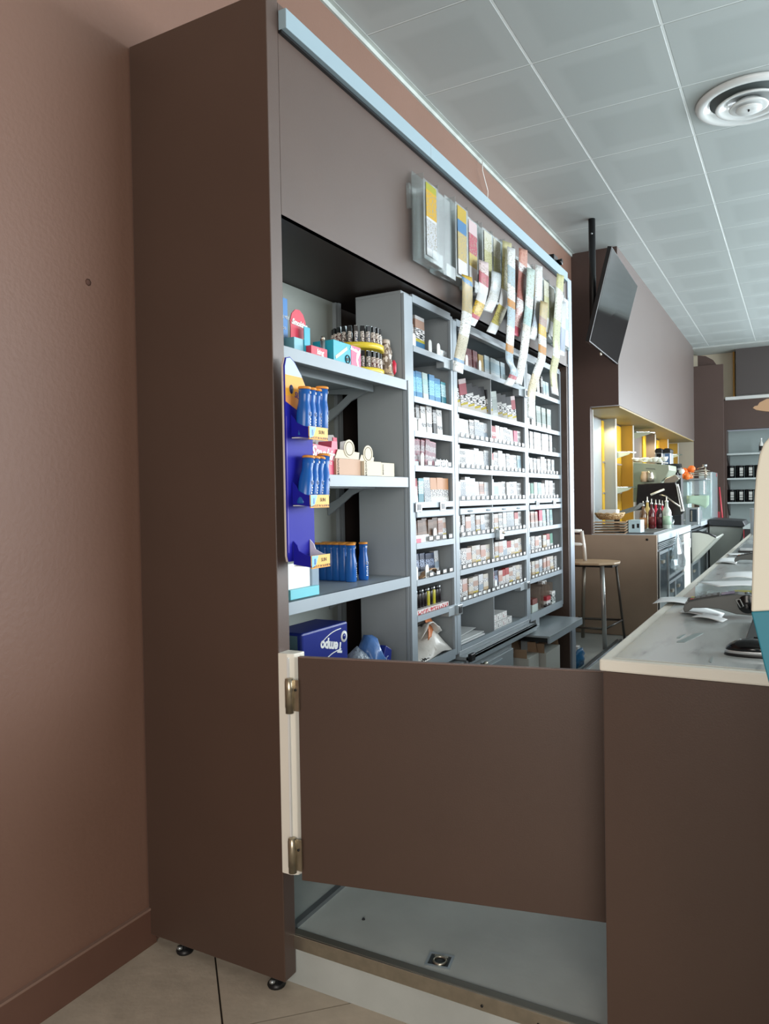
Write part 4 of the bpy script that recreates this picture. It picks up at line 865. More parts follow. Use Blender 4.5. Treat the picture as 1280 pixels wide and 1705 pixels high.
part('tray', MB().box(-1.57, -1.50, 2.11, 2.19, z, z+.055, mat('aqua_card', '7fb9c8', .4)), sb)
part('tray_side', MB().box(-1.499, -1.496, 2.165, 2.20, z, z+.10, CY), sb)
text('lettering', 'Smoking', .026, WHITE, (-1.5155, 2.163, z+.11), (0, 1, -.06), (0, 0, 1), sb, shear=.35, bold=.0012)
for i, (y, c, hh) in enumerate(((2.205, 'b98a5c', .085), (2.228, 'c9a06a', .08), (2.05, '2b3340', .07), (2.075, '384452', .06))):
    single('slim_box', MB().box(-1.56, -1.53, y, y+.018, z+.001, z+hh, mat('slim_'+str(i), c, .4)), ['tan slim box', 'golden slim box', 'dark slate slim box', 'grey-blue slim box'][i]+' standing beside the red die-cut display', 'box')
single('zip_case', MB().box(-1.60, -1.585, 2.235, 2.335, z+.001, z+.105, mat('case_dark', '40393a', .5)), 'dark rounded zip case standing behind the silver lighter', 'case', bevel=.012)
kb_ = thing('paper_box', 'small red king-size paper box at the front of the top shelf', 'box', (-1.50, 2.24, z))
part('box', MB().box(-1.53, -1.475, 2.175, 2.275, z+.001, z+.035, RED), kb_)
text('lettering', 'king', .026, WHITE, (-1.4745, 2.23, z+.018), (0, 1, 0), (0, 0, 1), kb_, shear=.2, bold=.0008)
lt = thing('lighter', 'slim silver lighter standing in front of the dark case', 'lighter', (-1.50, 2.285, z+.001))
part('body', MB().lathe([(.008, 0), (.009, .004), (.009, .07)], STEEL, seg=12), lt, local=True)
part('cap', MB().lathe([(.0085, .0702), (.0085, .082), (.005, .086)], CHROME, seg=12), lt, local=True)
sm = thing('paper_box', 'cyan and pink rolling-paper box on the top shelf before the lighter carousel', 'box', (-1.50, 2.42, z))
part('box', MB().box(-1.56, -1.47, 2.31, 2.50, z+.001, z+.078, CY), sm, .001)
part('pink_side', MB().box(-1.4698, -1.4688, 2.43, 2.50, z+.002, z+.077, PK), sm)
part('white_wave', MB().prism([(2.475, z+.003), (2.485, z+.003), (2.478, z+.03), (2.499, z+.06), (2.499, z+.075), (2.47, z+.05), (2.465, z+.025)], 'X', -1.4688, -1.4682, WHITE), sm)
part('cigarette_print', MB().prism([(2.32, z+.02), (2.325, z+.01), (2.405, z+.055), (2.40, z+.066)], 'X', -1.4698, -1.4690, mat('print_cream', 'd8cdb8', .5)), sm)
part('ring_print', MB().tube([(-1.4685, 2.405+.015*math.cos(a/14*6.283), z+.02+.015*math.sin(a/14*6.283)) for a in range(15)], .0022, BLACK, 5), sm)
text('lettering', 'Smoking', .018, WHITE, (-1.4684, 2.455, z+.063), (0, 1, -.12), (0, 0, 1), sm, shear=.35, bold=.0008)
text('lettering', 'x2', .016, BLACK, (-1.4684, 2.405, z+.02), (0, 1, 0), (0, 0, 1), sm, bold=.001)
# lighter carousel
ca = thing('lighter_carousel', 'two-tier round yellow carousel for lighters on the top shelf', 'display', (-1.60, 2.60, z))
cx, cy = -1.585, 2.665; CR = .112
part('lower_tier', MB().lathe([(CR, .001), (CR, .022), (CR-.004, .024), (CR-.006, .008), (.0, .008)], YL, (cx, cy, z), 40), ca)
part('upper_tier', MB().lathe([(CR-.006, .098), (CR, .10), (CR, .120), (CR-.004, .122), (CR-.006, .106), (.0, .106)], YL, (cx, cy, z), 40), ca)
part('hub', MB().lathe([(.03, .008), (.03, .10)], YL, (cx, cy, z), 20), ca)
lm = [bandmat('lighter_wrap'+str(i), [(0, c), (.2, 'e6ded4'), (.9, 'efe8de')], [(.05, .95)], t, (4, 4, 9)) for i, (c, t) in enumerate((('c98a6a', '5a4a48'), ('a8b4c0', '48506a'), ('d9a0a0', '6a3c40')))]
def lighter(loc, label, rz, k):
    t = thing('lighter', label, 'lighter', loc, 'patterned lighters on the carousel'); t.rotation_euler = (0, 0, rz)
    part('body', MB().lathe([(.009, 0), (.011, .004), (.011, .054), (.0105, .058)], lm[k], seg=12, sx=.7), t, local=True)
    part('hood', MB().box(-.0075, .0075, -.0095, .0005, .0583, .08, BLACK), t, local=True)
    part('wind_guard', MB().box(-.0065, .0065, .0006, .0085, .0583, .083, STEEL), t, local=True)
    return t
proto = [lighter((cx, cy, -5), 'x', 0, k) for k in range(3)]
spots = []; used = set(); cnts = {}
for tier, zt in ((0, .0085), (1, .1065)):
    for i in range(24):
        a = i/24*2*math.pi
        for rr_ in ((CR-.018,) if tier == 0 or i % 2 else (CR-.018, CR-.06)):
            px_, py_ = cx+rr_*math.cos(a), cy+rr_*math.sin(a)
            if tier == 0 and math.cos(a)-math.sin(a) < -.2: continue
            side = 'front' if math.cos(a)-math.sin(a)*.8 > 0 else 'rear'
            ring = 'inner ring' if rr_ < CR-.03 else 'rim'
            d_ = Vector((px_, py_, z-CAMZ)); spots.append((d_.dot(R_)/d_.dot(F_), tier, side, ring, px_, py_, zt, a))
spots.sort()
for n_, (_, tier, side, ring, px_, py_, zt, a) in enumerate(spots):
    kk = (tier, side, ring); cnts[kk] = cnts.get(kk, 0)+1; k = n_ % 3
    L = f'patterned lighter, {pos0[cnts[kk]-1]} from left, {side} {ring}, {["lower", "upper"][tier]} tier of yellow carousel'
    if k in used: dup(proto[k], (px_, py_, z+zt), a+math.pi/2, L)
    else:
        used.add(k); proto[k].location = (px_, py_, z+zt); proto[k].rotation_euler = (0, 0, a+math.pi/2); proto[k]['label'] = L
wr = thing('wrapped_packet', 'crumpled silvery wrapped packet with red mark beside the lighter carousel', 'packet', (-1.50, 2.80, z))
rnd = random.Random(9); v = []; f = []; sg = 12; prof = [(.026, 0), (.034, .02), (.036, .06), (.026, .085), (.034, .105), (.028, .125), (.02, .133), (.023, .152), (.0215, .16)]
for r, zz in prof:
    for j in range(sg):
        q = 6.2832*j/sg; k = 1+.2*(rnd.random()-.5); v.append((-1.51+r*k*.75*math.cos(q), 2.795+r*k*math.sin(q)-zz*.12, z+.001+zz))
for i in range(len(prof)-1):
    for j in range(sg): f.append((i*sg+j, i*sg+(j+1) % sg, (i+1)*sg+(j+1) % sg, (i+1)*sg+j))
f.append(tuple(range(sg-1, -1, -1))); f.append(tuple((len(prof)-1)*sg+j for j in range(sg)))
part('wrapper', MB().add(v, f, bandmat('wrap_foil', [(0, 'b9a58c'), (.3, 'ddd4cc'), (.6, 'c8bcae')], [(.1, .9)], '7a6a5c', (4, 5, 9), rough=.25), True), wr)
part('red_mark', MB().lathe([(.003, 0), (.010, .012), (.011, .045), (.004, .06)], RED, (-1.485, 2.80, z+.018), 10), wr)
# ---- second shelf
z = 1.631
KR = mat('kraft_card', 'c9a58c', .6); CRM = mat('cream_card', 'd9cfb8', .6); GRV = mat('grey_card', 'a09894', .6)
sk = thing('paper_box', 'pink-red box with white script standing at the left of the second shelf', 'box', (-1.52, 2.24, z))
part('box', MB().prism([(2.17, z+.001), (2.375, z+.001), (2.37, z+.125), (2.335, z+.125), (2.33, z+.10), (2.19, z+.11)], 'X', -1.56, -1.50, mat('pinkred_card', 'd8506e', .4)), sk)
text('lettering', 'Smoking', .052, WHITE, (-1.4992, 2.285, z+.075), (0, 1, -.1), (0, 0, 1), sk, shear=.35, bold=.0016)
text('lettering', 'KING SIZE', .014, WHITE, (-1.4992, 2.30, z+.045), (0, 1, -.1), (0, 0, 1), sk)
single('white_carton', MB().box(-1.60, -1.565, 2.25, 2.33, z+.14, z+.185, WHITE).box(-1.60, -1.57, 2.28, 2.33, z+.001, z+.14, GRV), 'upright grey carton with white top behind the pink-red box', 'box')
def brown_box(y0, y1, hgt, xf, m, label, txt=True, lid=True, s=1):
    t = thing('rolling_paper_box', label, 'box', (xf-.05, (y0+y1)/2, z))
    part('tray', MB().box(xf-.10, xf, y0, y1, z+.001, z+hgt, m), t, .0008)
    if lid:
        part('open_lid', MB().prism([(y0+.01, z+hgt), (y1-.01, z+hgt), (y1-.015, z+hgt+.085), (y1-.035, z+hgt+.10), (y0+.02, z+hgt+.09)], 'X', xf-.103, xf-.101, GRV), t)
        part('red_flap', MB().box(xf-.1005, xf-.098, y1-.04, y1-.012, z+hgt, z+hgt+.09, mat('flap_red', 'cf4a66', .5)), t)
        n = 16; el = [((y0+y1)/2+.038*math.cos(6.283*i/n)+.01, z+hgt+.040+.034*math.sin(6.283*i/n)) for i in range(n)]
        part('side_flap', MB().prism([(y0, z+hgt+.001), (y1-.006, z+hgt+.001), (y1-.0, z+hgt+.028), (y0+.02, z+hgt+.034)], 'X', xf-.006, xf-.004, CRM), t)
        lf = part('oval_badge', MB().prism(el, 'X', xf-.0035, xf-.0015, CRM), t)
        part('badge_print', MB().tube([(xf-.001, a*.75+((y0+y1)/2+.01)*.25, b*.75+(z+hgt+.04)*.25) for a, b in el+el[:1]], .0012, mat('ink_brown', '6a5a44', .6), 4), lf)
    if txt: text('lettering', 'BROWN', .016*s, mat('ink_dark', '3c352c', .6), (xf+.0008, y0+.014, z+hgt*.5), (0, 0, 1), (0, -1, 0), t)
    return t
brown_box(2.345, 2.52, .062, -1.49, KR, 'kraft rolling-paper box with open lid and oval badge on the second shelf')
brown_box(2.54, 2.66, .05, -1.505, KR, 'second kraft box with open grey lid behind the cream boxes', False)
brown_box(2.525, 2.66, .058, -1.476, CRM, 'cream closed rolling-paper box beside the kraft box', True, False)
brown_box(2.664, 2.775, .056, -1.478, CRM, 'rightmost cream closed rolling-paper box on the second shelf', True, False, .7)
# ---- bottom shelf
z = .801
TN = mat('tissue_blue', '1f2c7c', .3)
def tempo(x0, x1, y0, y1, h, label, big):
    t = thing('tissue_pack', label, 'tissue pack', ((x0+x1)/2, (y0+y1)/2, z))
    part('pack', MB().box(x0, x1, y0, y1, z+.001, z+h, TN), t, .008)
    part('end_print', MB().box(x0+.03, x1-.02, y0-.0012, y0, z+.02, z+h-.01, bandmat('tissue_end', [(0, '4a6a8a'), (.5, '57727e')], [(.2, .8)], '2a3140', (7, 1, 1))), t)
    if big:
        g = t
        tq = P(552, 1076, 'X', x1+.0008)
        text('lettering', 'Tempo', .052, WHITE, (x1+.0008, tq.y, tq.z), (0, -1, .22), (0, 0, -1), g, bold=.0022)
        for s in (.052, -.052):
            part('swoosh', MB().tube([(x1+.001, tq.y-.075+.14*i/8, tq.z+s*.75-.018+.035*i/8+.01*math.sin(i/8*3.14)) for i in range(9)], .0022, WHITE, 5), g)
        n = 20
        part('emblem', MB().lathe([(.022, 0), (.022, .001)], WHITE, T=Matrix.Translation((x1+.0004, y1-.03, tq.z+.022)) @ Matrix.Rotation(R90, 4, 'Y'), seg=20).lathe([(.012, .001), (.012, .002)], TN, T=Matrix.Translation((x1+.0004, y1-.03, tq.z+.022)) @ Matrix.Rotation(R90, 4, 'Y'), seg=16), g)
        part('badge', MB().tube([(x1+.001, y0+.035+.016*math.cos(a/12*6.283), z+h*.36+.02*math.sin(a/12*6.283)) for a in range(13)], .0012, mat('badge_blue', '6a86b8', .4), 4), g)
    return t
tempo(-1.68, -1.53, 2.165, 2.47, .272, 'big dark blue tissue pack with upside-down white lettering on the bottom shelf', True)
tempo(-1.845, -1.70, 2.10, 2.38, .255, 'second dark blue tissue pack behind the lettered one', False)
single('tissue_pack', MB().box(-1.60, -1.545, 2.03, 2.10, z+.001, z+.24, mat('olive_blue_print', '4a6a60', .35)), 'greenish end of a tissue pack at the far left of the bottom shelf', 'tissue pack', bevel=.004)
pw = thing('plastic_parcel', 'crumpled clear wrapped blue packet lying right of the lettered tissue pack', 'packet', (-1.56, 2.6, z))
rnd = random.Random(3)
def crump(y0, y1, x0, x1, zb, h, m, n=9):
    gr = []
    for i in range(n+1):
        r = []
        for j in range(7):
            u, v = i/n, j/6; r.append((x0+(x1-x0)*v+.008*rnd.random(), y0+(y1-y0)*u+.008*rnd.random(), zb+.004+h*math.sin(math.pi*min(.95, .08+u*.9))**.6*math.sin(math.pi*(.1+.8*v))+.02*rnd.random()*1))
        gr.append(r)
    return MB().sheet(gr, .003, m)
part('clear_wrap', crump(2.46, 2.62, -1.47, -1.6, z, .14, mat('crinkled_film', '9aa6b4', .15, trans=.35, bump=.8, bscale=60)), pw)
part('blue_packet', crump(2.59, 2.70, -1.48, -1.6, z+.02, .16, mat('packet_blue', '4f78b4', .25, bump=.3, bscale=40)), pw)
part('navy_end', MB().prism([(2.66, z+.001), (2.735, z+.03), (2.75, z+.115), (2.70, z+.14), (2.655, z+.05)], 'X', -1.58, -1.49, TN), pw, .004)
text('lettering', 'SC', .03, mat('print_pale', 'b8c4dc', .4), (-1.4895, 2.70, z+.08), (0, 1, .2), (0, 0, 1), pw, shear=.2)
# ================================================================ BELOW THE CABINETS
lc = thing('base_cabinet', 'low grey metal cabinet with a round knob under the middle cabinet', 'cabinet', (-1.6, 3.6, ZP))
part('carcass', MB().box(-1.84, -1.435, 3.05, 4.07, ZP, .728, GREY), lc, .003)
part('top', MB().box(-1.845, -1.425, 3.04, 4.08, .729, .745, GREY), lc, .002)
part('door', MB().box(-1.434, -1.418, 3.10, 4.05, .30, .69, GREY), lc, .003)
k = P(806, 1107, 'X', -1.40)
part('knob', MB().lathe([(.008, 0), (.008, .012), (.018, .02), (.02, .03), (.012, .037)], CHROME, T=Matrix.Translation((-1.4178, k.y, k.z)) @ Matrix.Rotation(R90, 4, 'Y'), seg=18), lc)
part('handle_rail', MB().box(-1.4175, -1.408, 3.25, 3.85, .66, .672, LGREY), lc, .002)
p1 = P(943, 1029, 'Z', .70); sy = P(895, 1057, 'X', -1.30)
ws = thing('pull_out_shelf', 'grey pull-out metal shelf sticking out below the right cabinet', 'shelf', (-1.4, 4.7, .70))
part('top', MB().box(-1.72, -1.30, 4.35, 5.12, .70, .712, GREY), ws, .002)
part('front_edge', MB().box(-1.312, -1.30, 4.35, 5.12, .668, .70, LGREY), ws)
part('side_edge', MB().box(-1.72, -1.312, 4.35, 4.36, .675, .70, BLACK), ws)
part('support', MB().box(-1.73, -1.70, 4.35, 5.12, ZP, .70, GREY), ws)
def openbox(px, w, d, h, m, label, flaps=True, x=-1.46):
    p = P(px[0], px[1], 'X', x); t = thing('cardboard_box', label, 'box', (x-d/2, p.y+w/2, ZP), 'cartons below the right cabinet')
    y0 = p.y; zt = p.z
    part('box_body', MB().box(x-d, x, y0, y0+w, ZP, zt, m), t, .002)
    if flaps:
        part('flap', MB().prism([(x-d, zt), (x-d+.004, zt), (x-d-.03, zt+h), (x-d-.034, zt+h)], 'Y', y0, y0+w, CARD), t)
        part('flap', MB().prism([(x-d+.01, zt), (x-.01, zt), (x-.02, zt+h), (x-d+.02, zt+h)], 'Y', y0+w, y0+w+.004, CARD), t)
        part('flap', MB().prism([(x-d+.01, zt), (x-.01, zt), (x-.01, zt+h*.85), (x-d+.03, zt+h*.8)], 'Y', y0-.004, y0, CARD), t)
    return t
WC = mat('white_carton_board', 'c9c9c2', .6)
openbox((880, 1097), .195, .11, .06, WC, 'open white carton with brown flaps standing left below the pull-out shelf', True, -1.39)
openbox((909, 1088), .3, .09, .07, WC, 'white carton with tall brown flap at the right below the pull-out shelf', True, -1.36)
openbox((862, 1066), .12, .1, .06, CARD, 'brown open carton beside the low grey cabinet', True, -1.53)
# ================================================================ BACK BAR
ZB = 1.15; XBF = -1.204
bc = thing('bar_counter', 'back bar with plain wood end panel, white-edged top and dark fridge doors', 'counter', (-1.6, 10.5, ZP))
part('end_panel', MB().box(-2.0, XBF, 7.56, 7.60, ZP, ZB-.004, WOOD), bc, .002)
part('end_panel_bolt', MB().lathe([(.012, 0), (.010, .004)], BLACK, T=Matrix.Translation(P(1077, 898.5, 'Y', 7.559)) @ Matrix.Rotation(R90, 4, 'X'), seg=10).lathe([(.012, 0), (.010, .004)], BLACK, T=Matrix.Translation(P(964, 1028, 'Y', 7.559)) @ Matrix.Rotation(R90, 4, 'X'), seg=10), bc)
part('carcass', MB().box(-1.968, XBF-.03, 7.62, 13.2, ZP, 1.06, mat('dark_steel_inside', '3c4448', .4, .4)), bc)
part('worktop', MB().box(-1.968, XBF+.01, 7.605, 10.05, 1.075, ZB, mat('white_steel_top', 'c9d4dc', .3, .2)), bc, .002)
part('worktop', MB().box(-1.968, XBF+.01, 11.2, 13.3, 1.085, ZB, MATS['white_steel_top']), bc, .002)
part('worktop', MB().box(-1.968, XBF-.02, 10.06, 11.19, 1.08, 1.12, STEEL), bc, .002)
GD = mat('dark_glass_door', '3b464d', .18, .2)
def door(y0, y1, z0, z1, m=GD, handle=True, nm='fridge_door'):
    d = part(nm, MB().box(XBF-.028, XBF, y0, y1, z0, z1, m), bc, .004)
    fr = MB(); w = .03
    fr.box(XBF, XBF+.01, y0, y0+w, z0, z1, STEEL).box(XBF, XBF+.01, y1-w, y1, z0, z1, STEEL).box(XBF, XBF+.01, y0+w, y1-w, z1-w, z1, STEEL).box(XBF, XBF+.01, y0+w, y1-w, z0, z0+w, STEEL)
    part('door_frame', fr, d)
    if handle: part('handle', MB().box(XBF+.01, XBF+.03, y0+.08, y0+.2, z1-.12, z1-.09, CHROME), d)
yq = [P(x, 950, 'X', XBF).y for x in (1096, 1112, 1123, 1138, 1149)]
door(yq[0]+.02, yq[1]-.01, .24, .98); door(yq[1]+.01, yq[2]-.01, .66, .98); door(yq[1]+.01, yq[2]-.01, .24, .63); door(yq[2]+.01, yq[3]-.01, .66, .98); door(yq[2]+.01, yq[3]-.01, .24, .63)
mb = MB()
for k in range(4): mb.box(XBF-.02, XBF+.004, yq[0]+.02, yq[3]-.02, 1.00+.017*k, 1.008+.017*k, STEEL)
part('vent_grille', mb, bc)
wd = part('panel_door', MB().box(XBF-.028, XBF+.004, yq[3]+.01, yq[4], .24, 1.06, mat('off_white_door', 'd3cfc6', .45)), bc, .003, label='off-white door with small handle')
part('handle', MB().box(XBF+.004, XBF+.025, yq[4]-.16, yq[4]-.13, .88, .99, WHITE), wd)
door(10.15, 10.95, .24, .66, GD); door(11.0, 12.0, .24, 1.04, GD); door(12.05, 13.1, .24, 1.04, GD)
# tilting bins / open flap doors under the worktop
fl = thing('flap_bin', 'open tilting pale bin with black rim under the back bar', 'bin', (-1.15, 10.5, .6))
a = P(1150, 890, 'X', -1.2); 
part('bin_front', MB().prism([(XBF+.012, .66), (XBF+.30, .98), (XBF+.285, .995), (XBF+.012, .70)], 'Y', 10.12, 11.1, mat('bin_grey', 'a8aca4', .4)), fl, .004)
part('bin_side', MB().prism([(XBF+.012, .70), (XBF+.28, .985), (XBF+.2, 1.03), (XBF+.1, 1.05), (XBF+.012, 1.05)], 'Y', 10.12, 10.14, mat('bin_pale', 'c4c6bc', .45)), fl)
part('bin_rim', MB().tube([(XBF+.012, 10.13, 1.055), (XBF+.1, 10.13, 1.06), (XBF+.2, 10.13, 1.04), (XBF+.29, 10.13, .995)], .012, BLACK, 8), fl)
f2 = thing('waste_trolley', 'tall pale tilted bin with black rim behind the flap bin', 'bin', (-.95, 12.3, ZP))
part('bin_side', MB().prism([(XBF+.03, .25), (XBF+.15, .24), (XBF+.33, .5), (XBF+.50, 1.02), (XBF+.46, 1.04), (XBF+.03, 1.06)], 'Y', 12.0, 12.8, MATS['bin_grey']), f2, .01)
part('bin_rim', MB().prism([(XBF+.03, 1.065), (XBF+.46, 1.045), (XBF+.53, 1.03), (XBF+.48, 1.13), (XBF+.03, 1.16)], 'Y', 11.95, 12.85, mat('rim_charcoal', '2a2d30', .4)), f2, .01)
# clear bag hanging on the doors
bgc = P(1128, 920, 'X', XBF+.07); rnd = random.Random(12); v = []; f = []; sg = 12
for i, (r, zz) in enumerate(((.02, .22), (.05, .16), (.11, .08), (.16, 0), (.19, -.09), (.17, -.15), (.08, -.18))):
    for j in range(sg):
        q = 6.2832*j/sg; k = 1+.3*(rnd.random()-.5); v.append((bgc.x+r*.35*k*math.cos(q), bgc.y+r*1.5*k*math.sin(q), bgc.z+zz))
for i in range(6):
    for j in range(sg): f.append((i*sg+j, i*sg+(j+1) % sg, (i+1)*sg+(j+1) % sg, (i+1)*sg+j))
single('plastic_bag', MB().add(v, f, FILM, False), 'clear plastic bag hanging from the fridge doors of the back bar', 'bag')
# niche back wall, fins with pale edges, yellow panels, glass shelves
MIR = mat('grey_mirror', '8f979a', .12, .75); YEL = mat('yellow_glass_panel', 'd8ab2a', .25); YE2 = mat('golden_panel', 'c79a3e', .35)
struct('wall_bar', MB().box(-2.05, -1.97, 7.68, 13.6, ZP, 2.40, mat('bar_back_taupe', '6e645c', .4)).box(-2.05, -1.56, 7.68, 13.6, 2.402, 2.418, mat('bar_soffit', '8e7a4c', .5)))
nf = thing('bar_display_wall', 'mirrored bar niche with yellow panels and glass shelves between white-edged fins', 'shelving', (-2.3, 10, ZB))
def fin(px, xf=-1.83, m=YE2, z1=2.40, w=.02, z0=1.16):
    y = P(px, 750, 'X', xf).y
    f = part('fin', MB().box(-1.968, xf, y, y+w, z0, z1, m), nf); part('fin_edge', MB().box(xf, xf+.012, y-.003, y+w+.003, z0, z1, WHITE), f)
    return y
yA = 7.7; part('fin_edge', MB().box(-1.832, -1.822, 7.69, 7.70, ZB+.01, 2.40, WHITE), nf)
yf = [fin(1024, m=mat('grey_fin', '9a9f9c', .4)), fin(1053), fin(1090, m=mat('taupe_panel', '6d645f', .4)), fin(1111), fin(1128)]
for (px_, m, w) in ((1006, YEL, .2), (1029, YEL, .35), (1074, YEL, .3), (1097, YEL, .4)):
    y = P(px_, 750, 'X', -1.95).y
    part('yellow_strip', MB().box(-1.968, -1.95, y-w/2, y+w/2, 1.2, 2.38, m), nf)
    if px_ < 1080: part('strip_clip', MB().box(-1.95, -1.94, y-w/2, y+w/2, 1.55, 1.57, CHROME).box(-1.95, -1.94, y-w/2, y+w/2, 1.9, 1.92, CHROME), nf)
for px_ in (996,):
    y = P(px_, 750, 'X', -1.95).y; part('mirror_panel', MB().box(-1.969, -1.96, y-.30, y+.2, 1.16, 2.38, mat('pale_mirror_panel', 'a9b2b8', .25, .3)), nf)
for (px0, px1, py) in ((1024, 1060, 752), (1024, 1058, 812), (1112, 1134, 756), (1060, 1090, 718)):
    y0 = P(px0, py, 'X', -1.83).y; y1 = y0+.45; zc = P(px0, py, 'X', -1.8).z
    g_ = part('glass_shelf', MB().prism([(-1.965, y0+.03), (-1.84, y0+.03), (-1.72, y0+.15), (-1.66, y0+.32), (-1.72, y1), (-1.965, y1)], 'Z', zc, zc+.012, GLASS), nf)
    part('shelf_bracket', MB().prism([(-1.965, zc-.002), (-1.66, zc-.002), (-1.70, zc-.03), (-1.85, zc-.075), (-1.965, zc-.085)], 'Y', y0+.05, y0+.065, mat('pale_green_bracket', 'bcc4b0', .4)), g_)
# downlights in the niche soffit
EMI = mat('lamp_lens', 'fff4d8', .4, emit=14)
for n_, (x, y) in enumerate(((1036, 692), (1024, 694), (1053, 699), (1090, 719), (1100, 719), (1110, 723), (1119, 726), (1128, 731))):
    xx = -1.72 if n_ not in (1, 3) else -1.85
    p = P(x, y, 'X', xx); p.z = 2.418
    t = thing('downlight', f'small lit downlight in the bar soffit, {pos[n_]} from the left', 'lamp', p, 'downlights over the back bar')
    part('ring', MB().lathe([(.055, -.006), (.06, 0), (.055, .002)], CHROME, seg=16), t, local=True)
    part('lens', MB().lathe([(.03, -.008), (.036, -.006)], EMI, seg=14), t, local=True)
    if n_ in (0, 2, 4, 6):
        l = bpy.data.lights.new('downlight_lamp', 'SPOT'); l.energy = 22; l.color = (1, .87, .6); l.spot_size = 2.2; l.spot_blend = .8; l.shadow_soft_size = .04
        o = bpy.data.objects.new('downlight_lamp', l); C.objects.link(o); o.location = (p.x-.12, p.y, 2.39)
# ---- things on the bar; bx builds from photo pixels on a given depth plane
def bx(x0, x1, yt, yb, Y, d, m, mb=None):
    a = P(x0, yb, 'Y', Y); b = P(x1, yt, 'Y', Y); mb = mb or MB(); return mb.box(a.x, b.x, Y, Y+d, a.z, b.z, m)
TRM = mat('tan_tray', 'c6a98a', .5)
for i in range(5):
    zz = ZB+.001+i*.027
    single('serving_tray', MB().prism([(-1.90, zz), (-1.52, zz), (-1.50, zz+.018), (-1.505, zz+.024), (-1.53, zz+.006), (-1.89, zz+.006), (-1.915, zz+.024), (-1.92, zz+.018)], 'Y', 7.68, 7.98, TRM), f'tan serving tray on the bar corner, {["lowest", "second from bottom", "middle", "second from top", "topmost"][i]} of five', 'tray', 'stacked tan trays on the bar corner')
zz = ZB+5*.027+.004
wk = thing('wicker_basket', 'round wicker bread basket on top of the tan trays', 'basket', (-1.70, 7.84, zz))
part('basket', MB().lathe([(.10, 0), (.135, .03), (.145, .062), (.138, .065), (.128, .05), (.09, .008), (.0, .008)], bandmat('wicker', [(0, 'b99c74'), (.2, 'cdb48c'), (.4, 'b3946a'), (.6, 'd2bb94'), (.8, 'b59870')], [(0, 1)], '8a6c46', (26, 26, 5), rough=.7), seg=32), wk, local=True)
mb = MB(); pts = [(.142*math.cos(6.283*i/48), .142*math.sin(6.283*i/48), .062+.005*math.sin(i*1.6)) for i in range(49)]
part('rim_braid', mb.tube(pts, .008, mat('wicker_rim', 'c7ab80', .7), 6), wk, local=True)
single('napkin_stack', MB().box(-1.80, -1.62, 7.77, 7.92, zz+.06, zz+.10, PAPER), 'white folded napkins in the wicker basket', 'napkins', bevel=.004)
cbx = thing('straw_box', 'pale blue printed carton beside the tan trays', 'box', (-1.44, 7.8, ZB))
part('box', bx(1046, 1066, 866, 888, 7.72, .2, mat('pale_blue_carton', 'b9d4dc', .5)), cbx, .002)
part('print', bx(1052, 1056, 873, 880, 7.7195, .0004, BLACK, bx(1060, 1064, 872, 879, 7.7195, .0004, BLACK)), cbx)
single('bar_mat', MB().box(-1.62, -1.25, 7.7, 8.6, ZB+.0005, ZB+.014, mat('dark_bar_mat', '565c5e', .5)), 'dark grey drip mat along the bar in front of the bottles', 'mat', bevel=.003)
# bottles
def barbottle(px_, w, h, body, labelc, L, yb=879, cap='e0e0e0', Y=None):
    p = P(px_, yb, 'Z', ZB+.0145) if Y is None else P(px_, yb, 'Y', Y)
    p.z = ZB+.0145
    t = thing('bottle', L, 'bottle', p, 'bottles on the bar mat')
    gm = mat('bottleglass_'+body, body, .1, spec=.8)
    part('body', MB().lathe([(w*.95, 0), (w, .006), (w, h*.58), (w*.9, h*.66), (w*.36, h*.80), (w*.33, h*.95)], gm, seg=18), t, local=True)
    part('label', MB().lathe([(w*1.01, h*.14), (w*1.01, h*.46)], mat('lab_'+labelc, labelc, .5), seg=18), t, local=True)
    part('pourer', MB().lathe([(w*.38, h*.951), (w*.4, h), (w*.15, h*1.02), (w*.12, h*1.16)], mat('cap_'+cap, cap, .3, .3), seg=12), t, local=True)
    return t
bt = [(1071, .040, .26, '6a4a30', '9a6a40', 'amber bottle with brown label, leftmost on the bar mat'), (1078, .042, .30, 'b9a060', 'e0d6b8', 'cream-labelled golden bottle with tall neck'), (1085, .036, .28, '5a2024', '6e2a2a', 'dark red bottle beside the cream-labelled one'),
      (1092, .036, .27, 'b02038', 'd05060', 'bright red bottle in the middle of the group'), (1098, .036, .27, '33141c', '401820', 'almost black bottle right of the bright red one'), (1103, .030, .26, 'c03048', 'e0606c', 'slim pink-red bottle near the right of the group'), (1110, .048, .30, 'b9c4b8', 'a8c4ac', 'clear pale green bottle at the right of the group')]
for i, (px_, w, h, b, l, L) in enumerate(bt): barbottle(px_, w, h, b, l, L, 880-(i % 2)*1.5)
for i, (px_, h, L) in enumerate(((1075, .40, 'tall clear bottle standing behind the golden bottle'), (1084, .44, 'tallest clear bottle with metal pourer behind the red bottles'), (1094, .42, 'clear bottle with angled spout behind the bright red bottle'), (1105, .40, 'clear square-shouldered bottle behind the pink-red one'))):
    p = P(px_, 875.5, 'Z', ZB); t = barbottle(px_, .045, h*1.02, 'c4cccc', 'c8cfcf', L, Y=p.y); t.location = (p.x, p.y, ZB+.001)
for i, (x, y) in enumerate(((1114, 876), (1119, 873), (1124, 871), (1117, 879))):
    p = P(x, y, 'Z', ZB)
    single('drinking_glass', MB().lathe([(.026, 0), (.036, .095), (.034, .095), (.024, .008), (.0, .008)], ACRYL, (p.x, p.y, ZB+.001), 16), f'upturned clear glass at the right of the bottles, {pos[i]} from the left', 'glass', 'clear glasses on the back bar')
